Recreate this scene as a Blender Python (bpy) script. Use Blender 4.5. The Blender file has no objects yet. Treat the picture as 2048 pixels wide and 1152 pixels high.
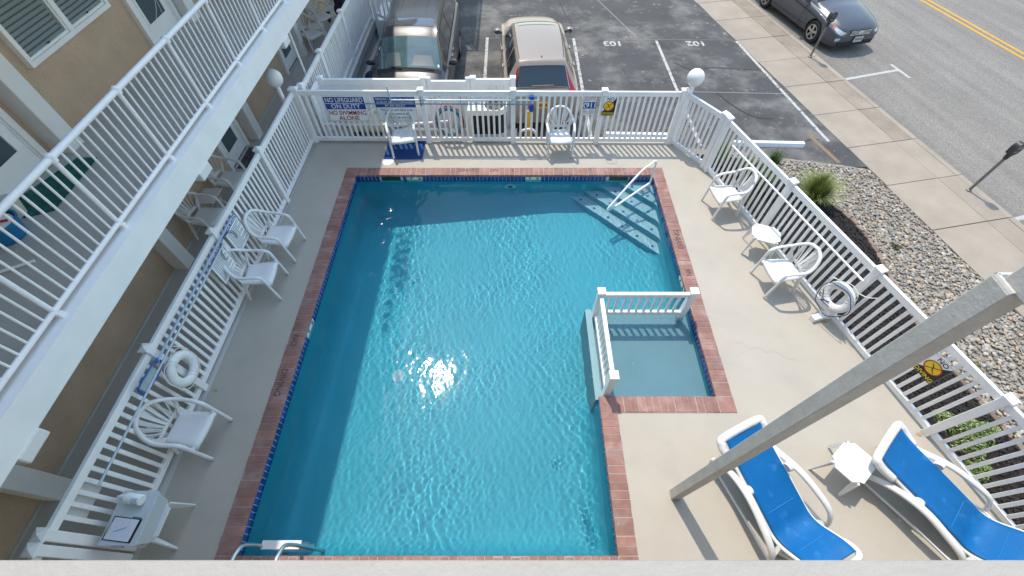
import bpy, bmesh, math, random
import numpy as np
from mathutils import Vector, Matrix, Euler
random.seed(7); RNG = np.random.default_rng(7)
SC = bpy.context.scene; COL = SC.collection
PI = math.pi; rad = math.radians
# ---------------------------------------------------------------- camera, sky, sun, exposure
cd = bpy.data.cameras.new('camera'); cam = bpy.data.objects.new('camera', cd); COL.objects.link(cam)
cam.location = (0, 0, 6.0); cam.rotation_euler = (rad(90 - 54.58), 0, 0)
cd.sensor_width = 36; cd.lens = 863 / 2048 * 36; cd.clip_start = .05; cd.clip_end = 600
SC.camera = cam
world = bpy.data.worlds.new('World'); SC.world = world; world.use_nodes = True
_nt = world.node_tree; _sky = _nt.nodes.new('ShaderNodeTexSky'); _sky.sky_type = 'NISHITA'; _sky.sun_disc = False
SUN_EL, SUN_AZ = 64.3, -22.2
_sky.sun_elevation = rad(SUN_EL); _sky.sun_rotation = rad(SUN_AZ); _sky.air_density = 1.9; _sky.dust_density = .9; _sky.ozone_density = 2.5
_nt.links.new(_sky.outputs[0], _nt.nodes['Background'].inputs[0]); _nt.nodes['Background'].inputs[1].default_value = .15
sl = bpy.data.lights.new('sun', 'SUN'); sl.energy = 2.05; sl.angle = rad(.5); sl.color = (1, .91, .78)
so = bpy.data.objects.new('sun', sl); COL.objects.link(so); so.location = (0, 0, 40)
_d = Vector((math.cos(rad(SUN_EL)) * math.sin(rad(SUN_AZ)), math.cos(rad(SUN_EL)) * math.cos(rad(SUN_AZ)), math.sin(rad(SUN_EL))))
so.rotation_euler = _d.to_track_quat('Z', 'Y').to_euler(); sl.cycles.is_caustics_light = True
SC.view_settings.view_transform = 'Standard'; SC.view_settings.look = 'None'; SC.view_settings.gamma = 1
SC.view_settings.exposure = 0.93
SC.cycles.use_denoising = True; SC.cycles.sample_clamp_indirect = 5; SC.cycles.max_bounces = 9
SC.cycles.diffuse_bounces = 6; SC.cycles.glossy_bounces = 4; SC.cycles.transmission_bounces = 8; SC.cycles.transparent_max_bounces = 8

# ---------------------------------------------------------------- materials
MATS = {}
def mat(name, col, rough=.6, var=0., vscale=3., fine=0., fscale=60., bump=0., bscale=120., metal=0., coat=0., spec=.5,
        rnd=0., trans=0., ior=1.45, col2=None, c2scale=1.5, c2lo=.55, c2hi=.7, detail=6, col3=None, c3scale=8, c3lo=.6, c3hi=.65, streak=0.):
    """principled material; colour varies with world-space noise, per-object randomness and a second worn colour"""
    if name in MATS: return MATS[name]
    m = bpy.data.materials.new(name); m.use_nodes = True; nt = m.node_tree; b = nt.nodes['Principled BSDF']; L = nt.links.new
    b.inputs['Roughness'].default_value = rough; b.inputs['Metallic'].default_value = metal
    b.inputs['Coat Weight'].default_value = coat; b.inputs['Coat Roughness'].default_value = .06
    b.inputs['Specular IOR Level'].default_value = spec; b.inputs['Transmission Weight'].default_value = trans; b.inputs['IOR'].default_value = ior
    geo = nt.nodes.new('ShaderNodeNewGeometry'); pos = geo.outputs['Position']
    def noise(s, det=detail, r=.6):
        n = nt.nodes.new('ShaderNodeTexNoise'); n.inputs['Scale'].default_value = s; n.inputs['Detail'].default_value = det
        n.inputs['Roughness'].default_value = r; L(pos, n.inputs['Vector']); return n.outputs['Fac']
    def ramp(f, lo, hi, a=0., z=1.):
        r = nt.nodes.new('ShaderNodeMapRange'); r.inputs[1].default_value = lo; r.inputs[2].default_value = hi
        r.inputs[3].default_value = a; r.inputs[4].default_value = z; L(f, r.inputs[0]); return r.outputs[0]
    rgb = nt.nodes.new('ShaderNodeRGB'); rgb.outputs[0].default_value = (*col, 1); cur = rgb.outputs[0]
    if col2 is not None:
        mx = nt.nodes.new('ShaderNodeMix'); mx.data_type = 'RGBA'; L(ramp(noise(c2scale, 10, .65), c2lo, c2hi), mx.inputs[0])
        L(cur, mx.inputs[6]); mx.inputs[7].default_value = (*col2, 1); cur = mx.outputs[2]
    if col3 is not None:
        mx = nt.nodes.new('ShaderNodeMix'); mx.data_type = 'RGBA'; L(ramp(noise(c3scale, 8, .7), c3lo, c3hi), mx.inputs[0])
        L(cur, mx.inputs[6]); mx.inputs[7].default_value = (*col3, 1); cur = mx.outputs[2]
    def mul(f):
        nonlocal cur
        h = nt.nodes.new('ShaderNodeVectorMath'); h.operation = 'SCALE'; L(cur, h.inputs[0]); L(f, h.inputs['Scale']); cur = h.outputs[0]
    if var: mul(ramp(noise(vscale), .3, .7, 1 - var, 1 + var))
    if fine: mul(ramp(noise(fscale, 3, .7), .3, .7, 1 - fine, 1 + fine))
    if streak:
        tc = nt.nodes.new('ShaderNodeTexCoord'); mp = nt.nodes.new('ShaderNodeMapping'); mp.inputs['Scale'].default_value = (2.6, .07, 1); L(tc.outputs['Object'], mp.inputs[0])
        n = nt.nodes.new('ShaderNodeTexNoise'); n.inputs['Scale'].default_value = 1; n.inputs['Detail'].default_value = 5; L(mp.outputs[0], n.inputs['Vector']); mul(ramp(n.outputs['Fac'], .35, .65, 1 - streak, 1 + streak))
    if rnd:
        oi = nt.nodes.new('ShaderNodeObjectInfo'); mul(ramp(oi.outputs['Random'], 0, 1, 1 - rnd, 1 + rnd))
    L(cur, b.inputs['Base Color'])
    if bump:
        bn = nt.nodes.new('ShaderNodeBump'); bn.inputs['Strength'].default_value = bump; bn.inputs['Distance'].default_value = .01
        L(noise(bscale, 4), bn.inputs['Height']); L(bn.outputs[0], b.inputs['Normal'])
    MATS[name] = m; return m
M_VINYL = mat('white_vinyl', (.86, .86, .85), .38, var=.04, vscale=4, fine=.02, col2=(.74, .72, .67), c2scale=2.1, c2lo=.56, c2hi=.82, col3=(.45, .43, .38), c3scale=14, c3lo=.74, c3hi=.78)
M_PLASTIC = mat('white_resin', (.71, .71, .695), .42, var=.03, vscale=6, fine=.02, fscale=200)
M_PAINT = mat('white_paint', (.86, .86, .845), .5, var=.04, vscale=3, bump=.08, bscale=60)
M_STUCCO_W = mat('white_stucco', (.78, .775, .75), .85, var=.05, vscale=2.5, bump=.35, bscale=140)
M_STUCCO = mat('tan_stucco', (.58, .425, .30), .9, var=.13, vscale=1.8, fine=.20, fscale=110, bump=.7, bscale=170)
M_DECK = mat('deck_coating', (.405, .368, .308), .72, var=.05, vscale=1.3, fine=.03, fscale=90, bump=.10, bscale=220,
             col2=(.362, .334, .285), c2scale=1.1, c2lo=.52, c2hi=.75, col3=(.315, .285, .24), c3scale=3.1, c3lo=.71, c3hi=.78)
M_WALK = mat('walkway_coating', (.50, .49, .46), .75, var=.07, vscale=1.5, fine=.04, bump=.12, bscale=180)
M_SLABTOP = mat('balcony_coating', (.46, .45, .42), .75, var=.06, vscale=1.5, fine=.05, bump=.12, bscale=180)
M_ASPHALT = mat('sealed_asphalt', (.060, .059, .060), .82, var=.25, vscale=.8, fine=.28, fscale=220, bump=.5, bscale=260,
                col2=(.15, .141, .13), c2scale=1.0, c2lo=.48, c2hi=.66, detail=12, col3=(.28, .262, .235), c3scale=4.5, c3lo=.60, c3hi=.70)
M_ROAD = mat('road_asphalt', (.20, .182, .160), .88, var=.08, vscale=.5, fine=.42, fscale=38, streak=.10, bump=.6, bscale=160)
M_SIDEWALK = mat('sidewalk_concrete', (.305, .257, .202), .88, var=.12, vscale=1.3, fine=.13, fscale=130, bump=.3, bscale=240, rnd=.05)
M_SIDEROUGH = mat('rough_concrete', (.262, .215, .165), .92, var=.2, vscale=1.8, fine=.36, fscale=70, bump=.8, bscale=120, rnd=.06)
M_JOINT = mat('joint_dirt', (.13, .10, .075), .95)
M_BRICK = mat('coping_brick', (.25, .122, .097), .62, var=.16, vscale=5, fine=.14, fscale=90, bump=.25, bscale=150, rnd=.14,
              col2=(.37, .275, .245), c2scale=3.6, c2lo=.48, c2hi=.86, col3=(.44, .40, .37), c3scale=9, c3lo=.66, c3hi=.74)
M_MORTAR = mat('mortar', (.40, .355, .31), .95, fine=.15)
M_TILE = mat('cobalt_tile', (.010, .055, .27), .12, rnd=.35, var=.1, vscale=12)
M_MARKTILE = mat('depth_tile', (.70, .70, .64), .2)
M_BASIN = mat('pool_plaster', (.045, .38, .475), .65, var=.05, vscale=1.1, fine=.02, fscale=40)
M_STEPM = mat('sunlit_plaster', (.31, .50, .545), .65, var=.04, vscale=2)  # pool plaster made paler, with the sun on the treads put into its colour
M_BLACK = mat('black_print', (.012, .012, .013), .5)
M_BLUE = mat('blue_print', (.015, .065, .30), .4)
M_NAVY = mat('navy_print', (.02, .035, .16), .4)
M_RED = mat('red_print', (.42, .02, .02), .4)
M_YELLOW = mat('yellow_print', (.80, .58, .02), .4)
M_GREYPR = mat('grey_print', (.10, .13, .16), .5)
M_SIGN = mat('sign_white', (.82, .84, .84), .35)
M_ROADPAINT = mat('worn_white_paint', (.42, .405, .375), .7, fine=.12, fscale=60, col2=(.12, .115, .11), c2scale=9, c2lo=.52, c2hi=.62)
M_YPAINT = mat('yellow_road_paint', (.52, .28, .03), .75, fine=.2, fscale=60, col2=(.3, .2, .1), c2scale=5, c2lo=.58, c2hi=.75)
M_SLING = mat('blue_sling', (.0015, .118, .345), .55, var=.09, vscale=5, fine=.09, fscale=170, bump=.25, bscale=300, spec=.3, col2=(.03, .19, .46), c2scale=6, c2lo=.58, c2hi=.74, col3=(.10, .27, .52), c3scale=11, c3lo=.70, c3hi=.74)
M_BLUEMAT = mat('blue_mat', (.01, .055, .20), .9, fine=.3, fscale=120)
M_GREENMAT = mat('green_mat', (.01, .10, .085), .95, var=.5, vscale=9, fine=.4, fscale=90, col2=(.20, .09, .03), c2scale=8, c2lo=.68, c2hi=.72)
M_MATGREY = mat('paver_mat', (.10, .085, .085), .9, var=.3, vscale=14, fine=.3, rnd=.3)
M_GLASS = mat('window_glass', (.055, .085, .10), .06, spec=.9, coat=.6)
M_BLIND = mat('blind_slat', (.33, .37, .39), .5)
M_DARK = mat('dark_gap', (.02, .021, .022), .8)
M_ALU = mat('brushed_aluminium', (.55, .57, .58), .32, metal=.9, var=.06, vscale=8)
M_GALV = mat('galvanised_steel', (.20, .195, .185), .5, metal=.5, var=.15, vscale=8)
M_METER = mat('meter_housing', (.035, .035, .037), .45)
M_RUBBER = mat('tyre_rubber', (.018, .018, .018), .8, bump=.3)
M_CHROME = mat('chrome', (.75, .75, .76), .12, metal=1)
M_RIM = mat('alloy_rim', (.52, .50, .47), .3, metal=.7)
M_GLOBE = mat('opal_globe', (.78, .78, .75), .25)
M_ROPE = mat('white_rope', (.74, .73, .68), .9)
M_BLUEROPE = mat('navy_rope', (.03, .05, .14), .8)
M_POLE = mat('blue_pole', (.36, .46, .64), .35, metal=.0)
M_NETBLUE = mat('blue_net_frame', (.006, .10, .38), .35)
M_YBOLL = mat('yellow_bollard', (.62, .36, .03), .55, var=.12, vscale=10)
M_RING = mat('buoy_white', (.76, .76, .73), .6, var=.05, vscale=9)
M_TERRA = mat('edging_brick', (.21, .15, .115), .9, rnd=.25, fine=.2)
M_MULCHG = mat('mulch_soil', (.016, .013, .012), .95, fine=.5, fscale=90, bump=1, bscale=60)
M_MULCH = mat('mulch_chip', (.028, .022, .020), .9, var=.5, vscale=20)
M_GRAVELG = mat('gravel_soil', (.25, .215, .17), .95, fine=.5, fscale=70, bump=1, bscale=50)
M_CREAM = mat('cream_cabinet', (.66, .64, .56), .45, var=.04, vscale=4)
def stone_mat(n, c):
    return mat(n, c, .75, var=.22, vscale=16, fine=.16, fscale=140, bump=.15, rnd=.25)
M_STONES = [stone_mat('stone_grey', (.32, .285, .238)), stone_mat('stone_tan', (.355, .29, .215)), stone_mat('stone_pale', (.41, .37, .31)),
            stone_mat('stone_dark', (.25, .23, .205)), stone_mat('stone_rust', (.36, .26, .18)), stone_mat('stone_cool', (.28, .27, .25))]

# ---------------------------------------------------------------- geometry helpers
class MB:
    def __init__(s): s.v = []; s.f = []
    def add(s, vs, fs):
        o = len(s.v); s.v += [tuple(p) for p in vs]; s.f += [tuple(i + o for i in q) for q in fs]; return s
    def box(s, x0, x1, y0, y1, z0, z1):
        return s.add([(x0, y0, z0), (x1, y0, z0), (x1, y1, z0), (x0, y1, z0), (x0, y0, z1), (x1, y0, z1), (x1, y1, z1), (x0, y1, z1)],
                     [(3, 2, 1, 0), (4, 5, 6, 7), (0, 1, 5, 4), (1, 2, 6, 5), (2, 3, 7, 6), (3, 0, 4, 7)])
    def cbox(s, x0, x1, y0, y1, z0, z1, c=.006):
        """box with chamfered edges"""
        def ring(d, z): return [(x0 + d, y0, z), (x1 - d, y0, z), (x1, y0 + d, z), (x1, y1 - d, z), (x1 - d, y1, z), (x0 + d, y1, z), (x0, y1 - d, z), (x0, y0 + d, z)]
        def inner(z): return [(x0 + c, y0 + c * .4, z), (x1 - c, y0 + c * .4, z), (x1 - c * .4, y0 + c, z), (x1 - c * .4, y1 - c, z), (x1 - c, y1 - c * .4, z), (x0 + c, y1 - c * .4, z), (x0 + c * .4, y1 - c, z), (x0 + c * .4, y0 + c, z)]
        v = inner(z0) + ring(c, z0 + c) + ring(c, z1 - c) + inner(z1); f = [tuple(range(7, -1, -1)), tuple(range(24, 32))]
        for k in range(3):
            for i in range(8): f.append((k * 8 + i, k * 8 + (i + 1) % 8, k * 8 + 8 + (i + 1) % 8, k * 8 + 8 + i))
        return s.add(v, f)
    def beam(s, p, q, w, h, up=(0, 0, 1), w2=None, h2=None):
        p, q = Vector(p), Vector(q); d = (q - p).normalized(); u = Vector(up)
        if abs(d.dot(u)) > .98: u = Vector((0, 1, 0))
        sx = d.cross(u).normalized(); sz = sx.cross(d).normalized(); w2 = w if w2 is None else w2; h2 = h if h2 is None else h2; v = []
        for c, ww, hh in ((p, w, h), (q, w2, h2)):
            for a, b in ((-1, -1), (1, -1), (1, 1), (-1, 1)): v.append(c + sx * (a * ww / 2) + sz * (b * hh / 2))
        return s.add(v, [(3, 2, 1, 0), (4, 5, 6, 7), (0, 1, 5, 4), (1, 2, 6, 5), (2, 3, 7, 6), (3, 0, 4, 7)])
    def tube(s, pts, r, n=8, closed=False, flat=1., up=(0, 0, 1), caps=True):
        pts = [Vector(p) for p in pts]; N = len(pts); rs = r if isinstance(r, (list, tuple)) else [r] * N; v = []; prev = None
        for i in range(N):
            a = pts[(i - 1) % N] if (closed or i > 0) else pts[0]; b = pts[(i + 1) % N] if (closed or i < N - 1) else pts[-1]
            d = (b - a).normalized(); u = Vector(up) if prev is None else prev
            if abs(d.dot(u)) > .97: u = Vector((0, 1, 0)) if abs(d.y) < .9 else Vector((1, 0, 0))
            sx = d.cross(u).normalized(); sz = sx.cross(d).normalized(); prev = sz
            for k in range(n):
                t = 2 * PI * k / n; v.append(pts[i] + sx * (rs[i] * math.cos(t)) + sz * (rs[i] * flat * math.sin(t)))
        f = []
        for i in range(N if closed else N - 1):
            for k in range(n):
                a, b = i * n, ((i + 1) % N) * n; f.append((a + k, a + (k + 1) % n, b + (k + 1) % n, b + k))
        if caps and not closed: f += [tuple(range(n - 1, -1, -1)), tuple(range((N - 1) * n, N * n))]
        return s.add(v, f)
    def lathe(s, prof, n=24, c=(0, 0, 0), axis='z'):
        v = []; f = []; m = len(prof)
        for k in range(n):
            t = 2 * PI * k / n
            for r, z in prof:
                a, b = r * math.cos(t), r * math.sin(t)
                p = {'z': (a, b, z), 'y': (a, z, -b), 'x': (z, a, b)}[axis]; v.append((c[0] + p[0], c[1] + p[1], c[2] + p[2]))
        for k in range(n):
            for i in range(m - 1):
                f.append((k * m + i, ((k + 1) % n) * m + i, ((k + 1) % n) * m + i + 1, k * m + i + 1))
        return s.add(v, f)
    def prism(s, poly, z0, z1):
        n = len(poly); v = [(x, y, z0) for x, y in poly] + [(x, y, z1) for x, y in poly]
        f = [tuple(range(n - 1, -1, -1)), tuple(range(n, 2 * n))] + [(i, (i + 1) % n, n + (i + 1) % n, n + i) for i in range(n)]
        return s.add(v, f)
    def grid(s, pts):
        m, n = len(pts), len(pts[0]); v = [p for row in pts for p in row]
        return s.add(v, [(i * n + j, i * n + j + 1, (i + 1) * n + j + 1, (i + 1) * n + j) for i in range(m - 1) for j in range(n - 1)])
    def xform(s, M):
        s.v = [tuple(M @ Vector(p)) for p in s.v]; return s
    def mesh(s, name, m, smooth=False, angle=40):
        me = bpy.data.meshes.new(name); me.from_pydata([tuple(p) for p in s.v], [], s.f); me.materials.append(m)
        if smooth:
            me.shade_smooth()
            if angle: me.set_sharp_from_angle(angle=rad(angle))
        return me
    def build(s, name, m, parent=None, loc=(0, 0, 0), smooth=False, angle=40, rot=(0, 0, 0), fix=False):
        me = s.mesh(name, m, smooth, angle)
        if fix:
            bm = bmesh.new(); bm.from_mesh(me); bmesh.ops.recalc_face_normals(bm, faces=bm.faces); bm.to_mesh(me); bm.free()
        return put(name, me, parent, loc, rot)
def put(name, me, parent=None, loc=(0, 0, 0), rot=(0, 0, 0)):
    o = bpy.data.objects.new(name, me); COL.objects.link(o); o.location = loc; o.rotation_euler = rot
    if parent is not None: o.parent = parent
    return o
def tag(o, label=None, cat=None, group=None, kind=None):
    if label: o['label'] = label
    if cat: o['category'] = cat
    if group: o['group'] = group
    if kind: o['kind'] = kind
    return o
def thing(name, label, cat, loc=(0, 0, 0), rz=0., group=None, rot=None):
    o = bpy.data.objects.new(name, None); COL.objects.link(o); o.empty_display_size = .1
    o.location = loc; o.rotation_euler = rot if rot else (0, 0, rz); return tag(o, label, cat, group)
def dup(root, loc, rz, label, group=None, rot=None):
    r = root.copy(); COL.objects.link(r); r.location = loc; r.rotation_euler = rot if rot else (0, 0, rz); r['label'] = label
    if group: r['group'] = group
    for ch in list(root.children):
        c = ch.copy(); COL.objects.link(c); c.parent = r
        for g in list(ch.children):
            d = g.copy(); COL.objects.link(d); d.parent = c
    return r
def text_mesh(s, size, m, bold=.012, ext=.0012, align='CENTER'):
    cu = bpy.data.curves.new('t', 'FONT'); cu.body = s; cu.size = size; cu.extrude = ext; cu.offset = bold * size; cu.align_x = align; cu.align_y = 'CENTER'
    cu.resolution_u = 3; o = bpy.data.objects.new('t', cu); me = bpy.data.meshes.new_from_object(o)
    bpy.data.objects.remove(o); me.materials.clear(); me.materials.append(m); return me
def smooth_path(pts, k=6, closed=False):
    P = [Vector(p) for p in pts]; n = len(P); out = []
    for i in range(n if closed else n - 1):
        a, b, c, d = (P[(i - 1) % n] if closed or i > 0 else P[0]), P[i], P[(i + 1) % n], (P[(i + 2) % n] if closed or i < n - 2 else P[-1])
        for j in range(k):
            t = j / k
            out.append(.5 * ((2 * b) + (c - a) * t + (2 * a - 5 * b + 4 * c - d) * t * t + (3 * b - a - 3 * c + d) * t ** 3))
    if not closed: out.append(P[-1])
    return out
from mathutils.geometry import tessellate_polygon
def sheet(mb, loops, z=0.):
    pts = [p for lp in loops for p in lp]
    tris = tessellate_polygon([[Vector((x, y, 0)) for x, y in lp] for lp in loops])
    out = []
    for t in tris:
        a, b, c = (pts[i] for i in t)
        if (b[0] - a[0]) * (c[1] - a[1]) - (b[1] - a[1]) * (c[0] - a[0]) < 0: t = (t[0], t[2], t[1])
        out.append(tuple(t))
    return mb.add([(x, y, z) for x, y in pts], out)
def skirt(mb, loop, z0, z1, closed=True):
    n = len(loop); v = [(x, y, z0) for x, y in loop] + [(x, y, z1) for x, y in loop]
    return mb.add(v, [(i, (i + 1) % n, n + (i + 1) % n, n + i) for i in range(n if closed else n - 1)])
GP, GR = -.70, -.83            # parking level, road level
# ---------------------------------------------------------------- pool shell
XL, XR, XM, YF, YK, YB = -3.27, 2.95, 1.255, .375, 2.34, 7.16   # edges of the coping towards the water
O = .008
WX0, WX1, WXM, WY0, WYK, WYB = XL - O, XR + O, XM + O, YF - O, YK - O, YB + O   # tiled walls, just under the coping's nose
CW = .24
ZW = -.12
COPOUT = [(XL - CW, YF - CW), (XM + CW, YF - CW), (XM + CW, YK - CW), (XR + CW, YK - CW), (XR + CW, YB + CW), (XL - CW, YB + CW)]
WALLP = [(WX0, WY0), (WXM, WY0), (WXM, WYK), (WX1, WYK), (WX1, WYB), (WX0, WYB)]
ground = MB().box(-300, 300, -300, 300, -1.3, -.95)
# hole for the pool is below ground level: build the far ground as four pieces round it
ground = MB(); [ground.box(*b, -1.3, -.95) for b in ((-300, -8, -300, 300), (-8, 9, -300, -8), (-8, 9, 9, 300), (9, 300, -300, 300))]
tag(ground.build('ground', mat('far_ground', (.34, .31, .27), .9, var=.1)), kind='structure')
FA, FB, FC = (3.53, 8.25), (4.07, 7.42), (6.28, -.18)        # right-hand fence: corner, knee, end
fdir = Vector((FC[0] - FB[0], FC[1] - FB[1])).normalized(); fnor = Vector((-fdir.y, fdir.x)); 
if fnor.x < 0: fnor = -fnor
def off(p, d): return (p[0] + fnor.x * d, p[1] + fnor.y * d)
DECKOUT = [(-4.42, -7.5), off((FC[0] + fdir.x * 7.5, FC[1] + fdir.y * 7.5), .13), off(FB, .13), (3.62, 8.40), (.12, 8.40), (.12, 8.80), (-4.42, 8.80)]
mb = MB(); sheet(mb, [DECKOUT, COPOUT]); skirt(mb, DECKOUT, -1.2, 0.)
deck = tag(mb.build('pool_deck', M_DECK, fix=False), kind='structure')
mb = MB(); mb.box(-5.93, -4.42, -7.5, 22, -.2, 0); mb.box(-4.42, -4.20, 8.80, 22, -.2, 0); mb.box(-5.93, -4.26, 8.80, 22, -1.0, -.2)
mb.box(-4.26, -4.14, 8.85, 15.0, -1.0, -.56)
tag(mb.build('walkway', M_WALK), kind='structure')
mb = MB(); mb.box(-5.93, -5.90, -7.5, 22, .0, .035); 
mb.build('wall_curb', M_WALK, bpy.data.objects['walkway'])
# coping: every brick its own object
coping = tag(MB().build('pool_coping', M_MORTAR), kind='structure')
mb = MB(); sheet(mb, [COPOUT, [(XL - .005, YF - .005), (XM + .005, YF - .005), (XM + .005, YK - .005), (XR + .005, YK - .005), (XR + .005, YB + .005), (XL - .005, YB + .005)]], .009)
skirt(mb, [(XL - .005, YF - .005), (XL - .005, YB + .005), (XR + .005, YB + .005), (XR + .005, YK - .005), (XM + .005, YK - .005), (XM + .005, YF - .005)], -.045, .009)
coping.data = mb.mesh('pool_coping', M_MORTAR)
def brick_mesh(w):
    # local: x along the edge, y outwards from the water (0 = nose); rounded nose
    h = w / 2; prof = [(.0, -.038), (-.006, -.022), (-.004, -.002), (.004, .010), (.03, .014), (CW - .012, .014), (CW - .004, .008), (CW - .004, -.03)]
    n = len(prof); v = [(-h, a, b) for a, b in prof] + [(h, a, b) for a, b in prof]
    f = [(i, (i + 1) % n, n + (i + 1) % n, n + i) for i in range(n)] + [tuple(range(n - 1, -1, -1)), tuple(range(n, 2 * n))]
    me = MB().add(v, f).mesh('brick', M_BRICK, True, 35)
    bm = bmesh.new(); bm.from_mesh(me); bmesh.ops.recalc_face_normals(bm, faces=bm.faces); bm.to_mesh(me); bm.free(); return me
BR = {}
def edge_bricks(p, q, out):
    p, q = Vector((*p, 0)), Vector((*q, 0)); Lh = (q - p).length; n = max(1, round(Lh / .1045)); w = Lh / n; key = round(w, 4)
    if key not in BR: BR[key] = [brick_mesh(w - .009)]
    a = math.atan2(out[1], out[0]) - PI / 2
    for i in range(n):
        c = p + (q - p) * ((i + .5) / n)
        put('brick', BR[key][0], coping, (c.x + random.gauss(0, .0012), c.y + random.gauss(0, .0012), random.gauss(0, .0012)), (random.gauss(0, .003), 0, a + random.gauss(0, .004)))
edge_bricks((XL, YB), (XR, YB), (0, 1)); edge_bricks((XL, YF), (XL, YB), (-1, 0)); edge_bricks((XR, YK), (XR, YB), (1, 0))
edge_bricks((XM + CW, YK), (XR, YK), (0, -1)); edge_bricks((XM, YF), (XM, YK - CW), (1, 0)); edge_bricks((XL, YF), (XM, YF), (0, -1))
def corner(cx, cy, sx, sy):
    g = .005; c = CW - .004
    for poly in ([(g * 2, g), (c, g), (c, c - g)], [(g, g * 2), (c - g, c), (g, c)]):
        q = [(cx + sx * a, cy + sy * b) for a, b in poly]
        if sx * sy < 0: q.reverse()
        MB().prism(q, -.06, .012).build('brick', M_BRICK, coping, fix=True)
corner(XL, YB, -1, 1); corner(XR, YB, 1, 1); corner(XR, YK, 1, -1); corner(XL, YF, -1, -1); corner(XM, YF, 1, -1)
for poly in ([(XM + .006, YK), (XM + .006, YK - CW + .004), (XM + CW - .01, YK - CW + .004)], [(XM + .014, YK), (XM + CW - .004, YK - CW + .012), (XM + CW - .004, YK)]):
    MB().prism(poly, -.06, .012).build('brick', M_BRICK, coping, fix=True)
# pool basin
def floor_z(x, y):
    d = .92 + .50 * np.clip((.9 - x) / 4.2, 0, 1) * np.clip((y + .2) / 6.5, 0, 1) ** 1.1
    return ZW - d
def wall_dist(x, y):
    d = np.minimum(np.minimum(x - WX0, WYB - y), y - WY0); d = np.minimum(d, WX1 - x)
    dx = np.maximum(WXM - x, 0); dy = np.maximum(y - WYK, 0); inner = np.where((dx > 0) | (dy > 0), np.hypot(dx, dy), 0)
    return np.minimum(d, inner)
RC = .34
def basin_z(x, y):
    d = np.clip(wall_dist(x, y), 0, RC); return floor_z(x, y) + RC - np.sqrt(np.maximum(RC * RC - (RC - d) ** 2, 0))
def lgrid(step):
    def lin(a, b): return np.linspace(a, b, max(2, int(round((b - a) / step)) + 1))
    xs = np.concatenate([lin(WX0, WXM), lin(WXM, WX1)[1:]]); ys = np.concatenate([lin(WY0, WYK), lin(WYK, WYB)[1:]])
    X, Y = np.meshgrid(xs, ys); ny, nx = X.shape; idx = np.arange(nx * ny).reshape(ny, nx)
    cx, cy = (X[:-1, :-1] + X[1:, 1:]) / 2, (Y[:-1, :-1] + Y[1:, 1:]) / 2
    keep = (cx < WXM) | (cy > WYK)
    q = np.stack([idx[:-1, :-1], idx[:-1, 1:], idx[1:, 1:], idx[1:, :-1]], -1)[keep]
    return X, Y, q
def np_mesh(name, V, Q, m, smooth=True):
    used = np.unique(Q); remap = np.zeros(len(V), np.int64); remap[used] = np.arange(len(used)); V = V[used]; Q = remap[Q]
    me = bpy.data.meshes.new(name); me.vertices.add(len(V)); me.vertices.foreach_set('co', V.astype(np.float32).ravel())
    k = Q.shape[1]; me.loops.add(Q.size); me.loops.foreach_set('vertex_index', Q.ravel().astype(np.int32)); me.polygons.add(len(Q))
    me.polygons.foreach_set('loop_start', np.arange(0, Q.size, k, dtype=np.int32)); me.update(calc_edges=True); me.validate(); me.materials.append(m)
    if smooth: me.shade_smooth()
    return me
X, Y, q = lgrid(.04); Z = basin_z(X, Y)
basin = tag(put('pool_basin', np_mesh('pool_basin', np.stack([X, Y, Z], -1).reshape(-1, 3), q, M_BASIN)), kind='structure')
mb = MB(); n = len(WALLP)
for i in range(n):
    a, b = Vector((*WALLP[i], 0)), Vector((*WALLP[(i + 1) % n], 0)); k = int((b - a).length / .04) + 1
    row0, row1 = [], []
    for j in range(k + 1):
        p = a + (b - a) * (j / k); row0.append((p.x, p.y, float(floor_z(p.x, p.y)) + RC)); row1.append((p.x, p.y, -.036))
    mb.grid([row1, row0])
wallo = mb.build('basin_wall', M_BASIN, basin)
# shallow wading shelf with its weir, and the four corner steps
mb = MB(); mb.box(1.325, WX1, WYK, 3.90, -1.35, -.35); mb.box(1.225, 1.325, WYK, 3.90, -1.35, -.108)
shelf = mb.build('wading_shelf', mat('shelf_plaster', (.20, .34, .38), .65, var=.04, vscale=2, fine=.05, fscale=60), basin)
RCV = [basin, wallo, shelf]
tread_m = {}
for c, d in ((9.44, .12), (9.09, .32), (8.75, .52), (8.41, .72)):
    x0, y1 = c - WYB, c - WX1; r = .16
    arc = [(WX1 - .0, y1 + .10)]
    poly = [(x0, WYB), (WX1 - r, y1 + r), (WX1 - .07, y1 + .075), (WX1 - .025, y1 + .01), (WX1 - .004, y1 - .05), (WX1, y1 - .12), (WX1, WYB)]
    t = MB().prism(poly, ZW - 1.25, ZW - d - .012).build('step', M_BASIN, basin, fix=True); RCV.append(t)
    tr = MB().prism(poly, ZW - d - .0118, ZW - d).build('tread', M_STEPM, t, fix=True); RCV.append(tr)  # treads painted paler than the risers to stand in for sunlight on them
    L = (Vector((WX1, y1, 0)) - Vector((x0, WYB, 0))).length; k = int(L / .37); dv = Vector((1, -1, 0)).normalized(); nv = Vector((1, 1, 0)).normalized()
    for i in range(k):
        p = Vector((x0, WYB, 0)) + dv * (L * (i + .75) / (k + .5)) + nv * .085
        m = MB().box(-.026, .026, -.026, .026, 0, .004).build('step_marker', M_BLUE, t, (p.x, p.y, ZW - d + .001), rot=(0, 0, -.05)); RCV.append(m)
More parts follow.
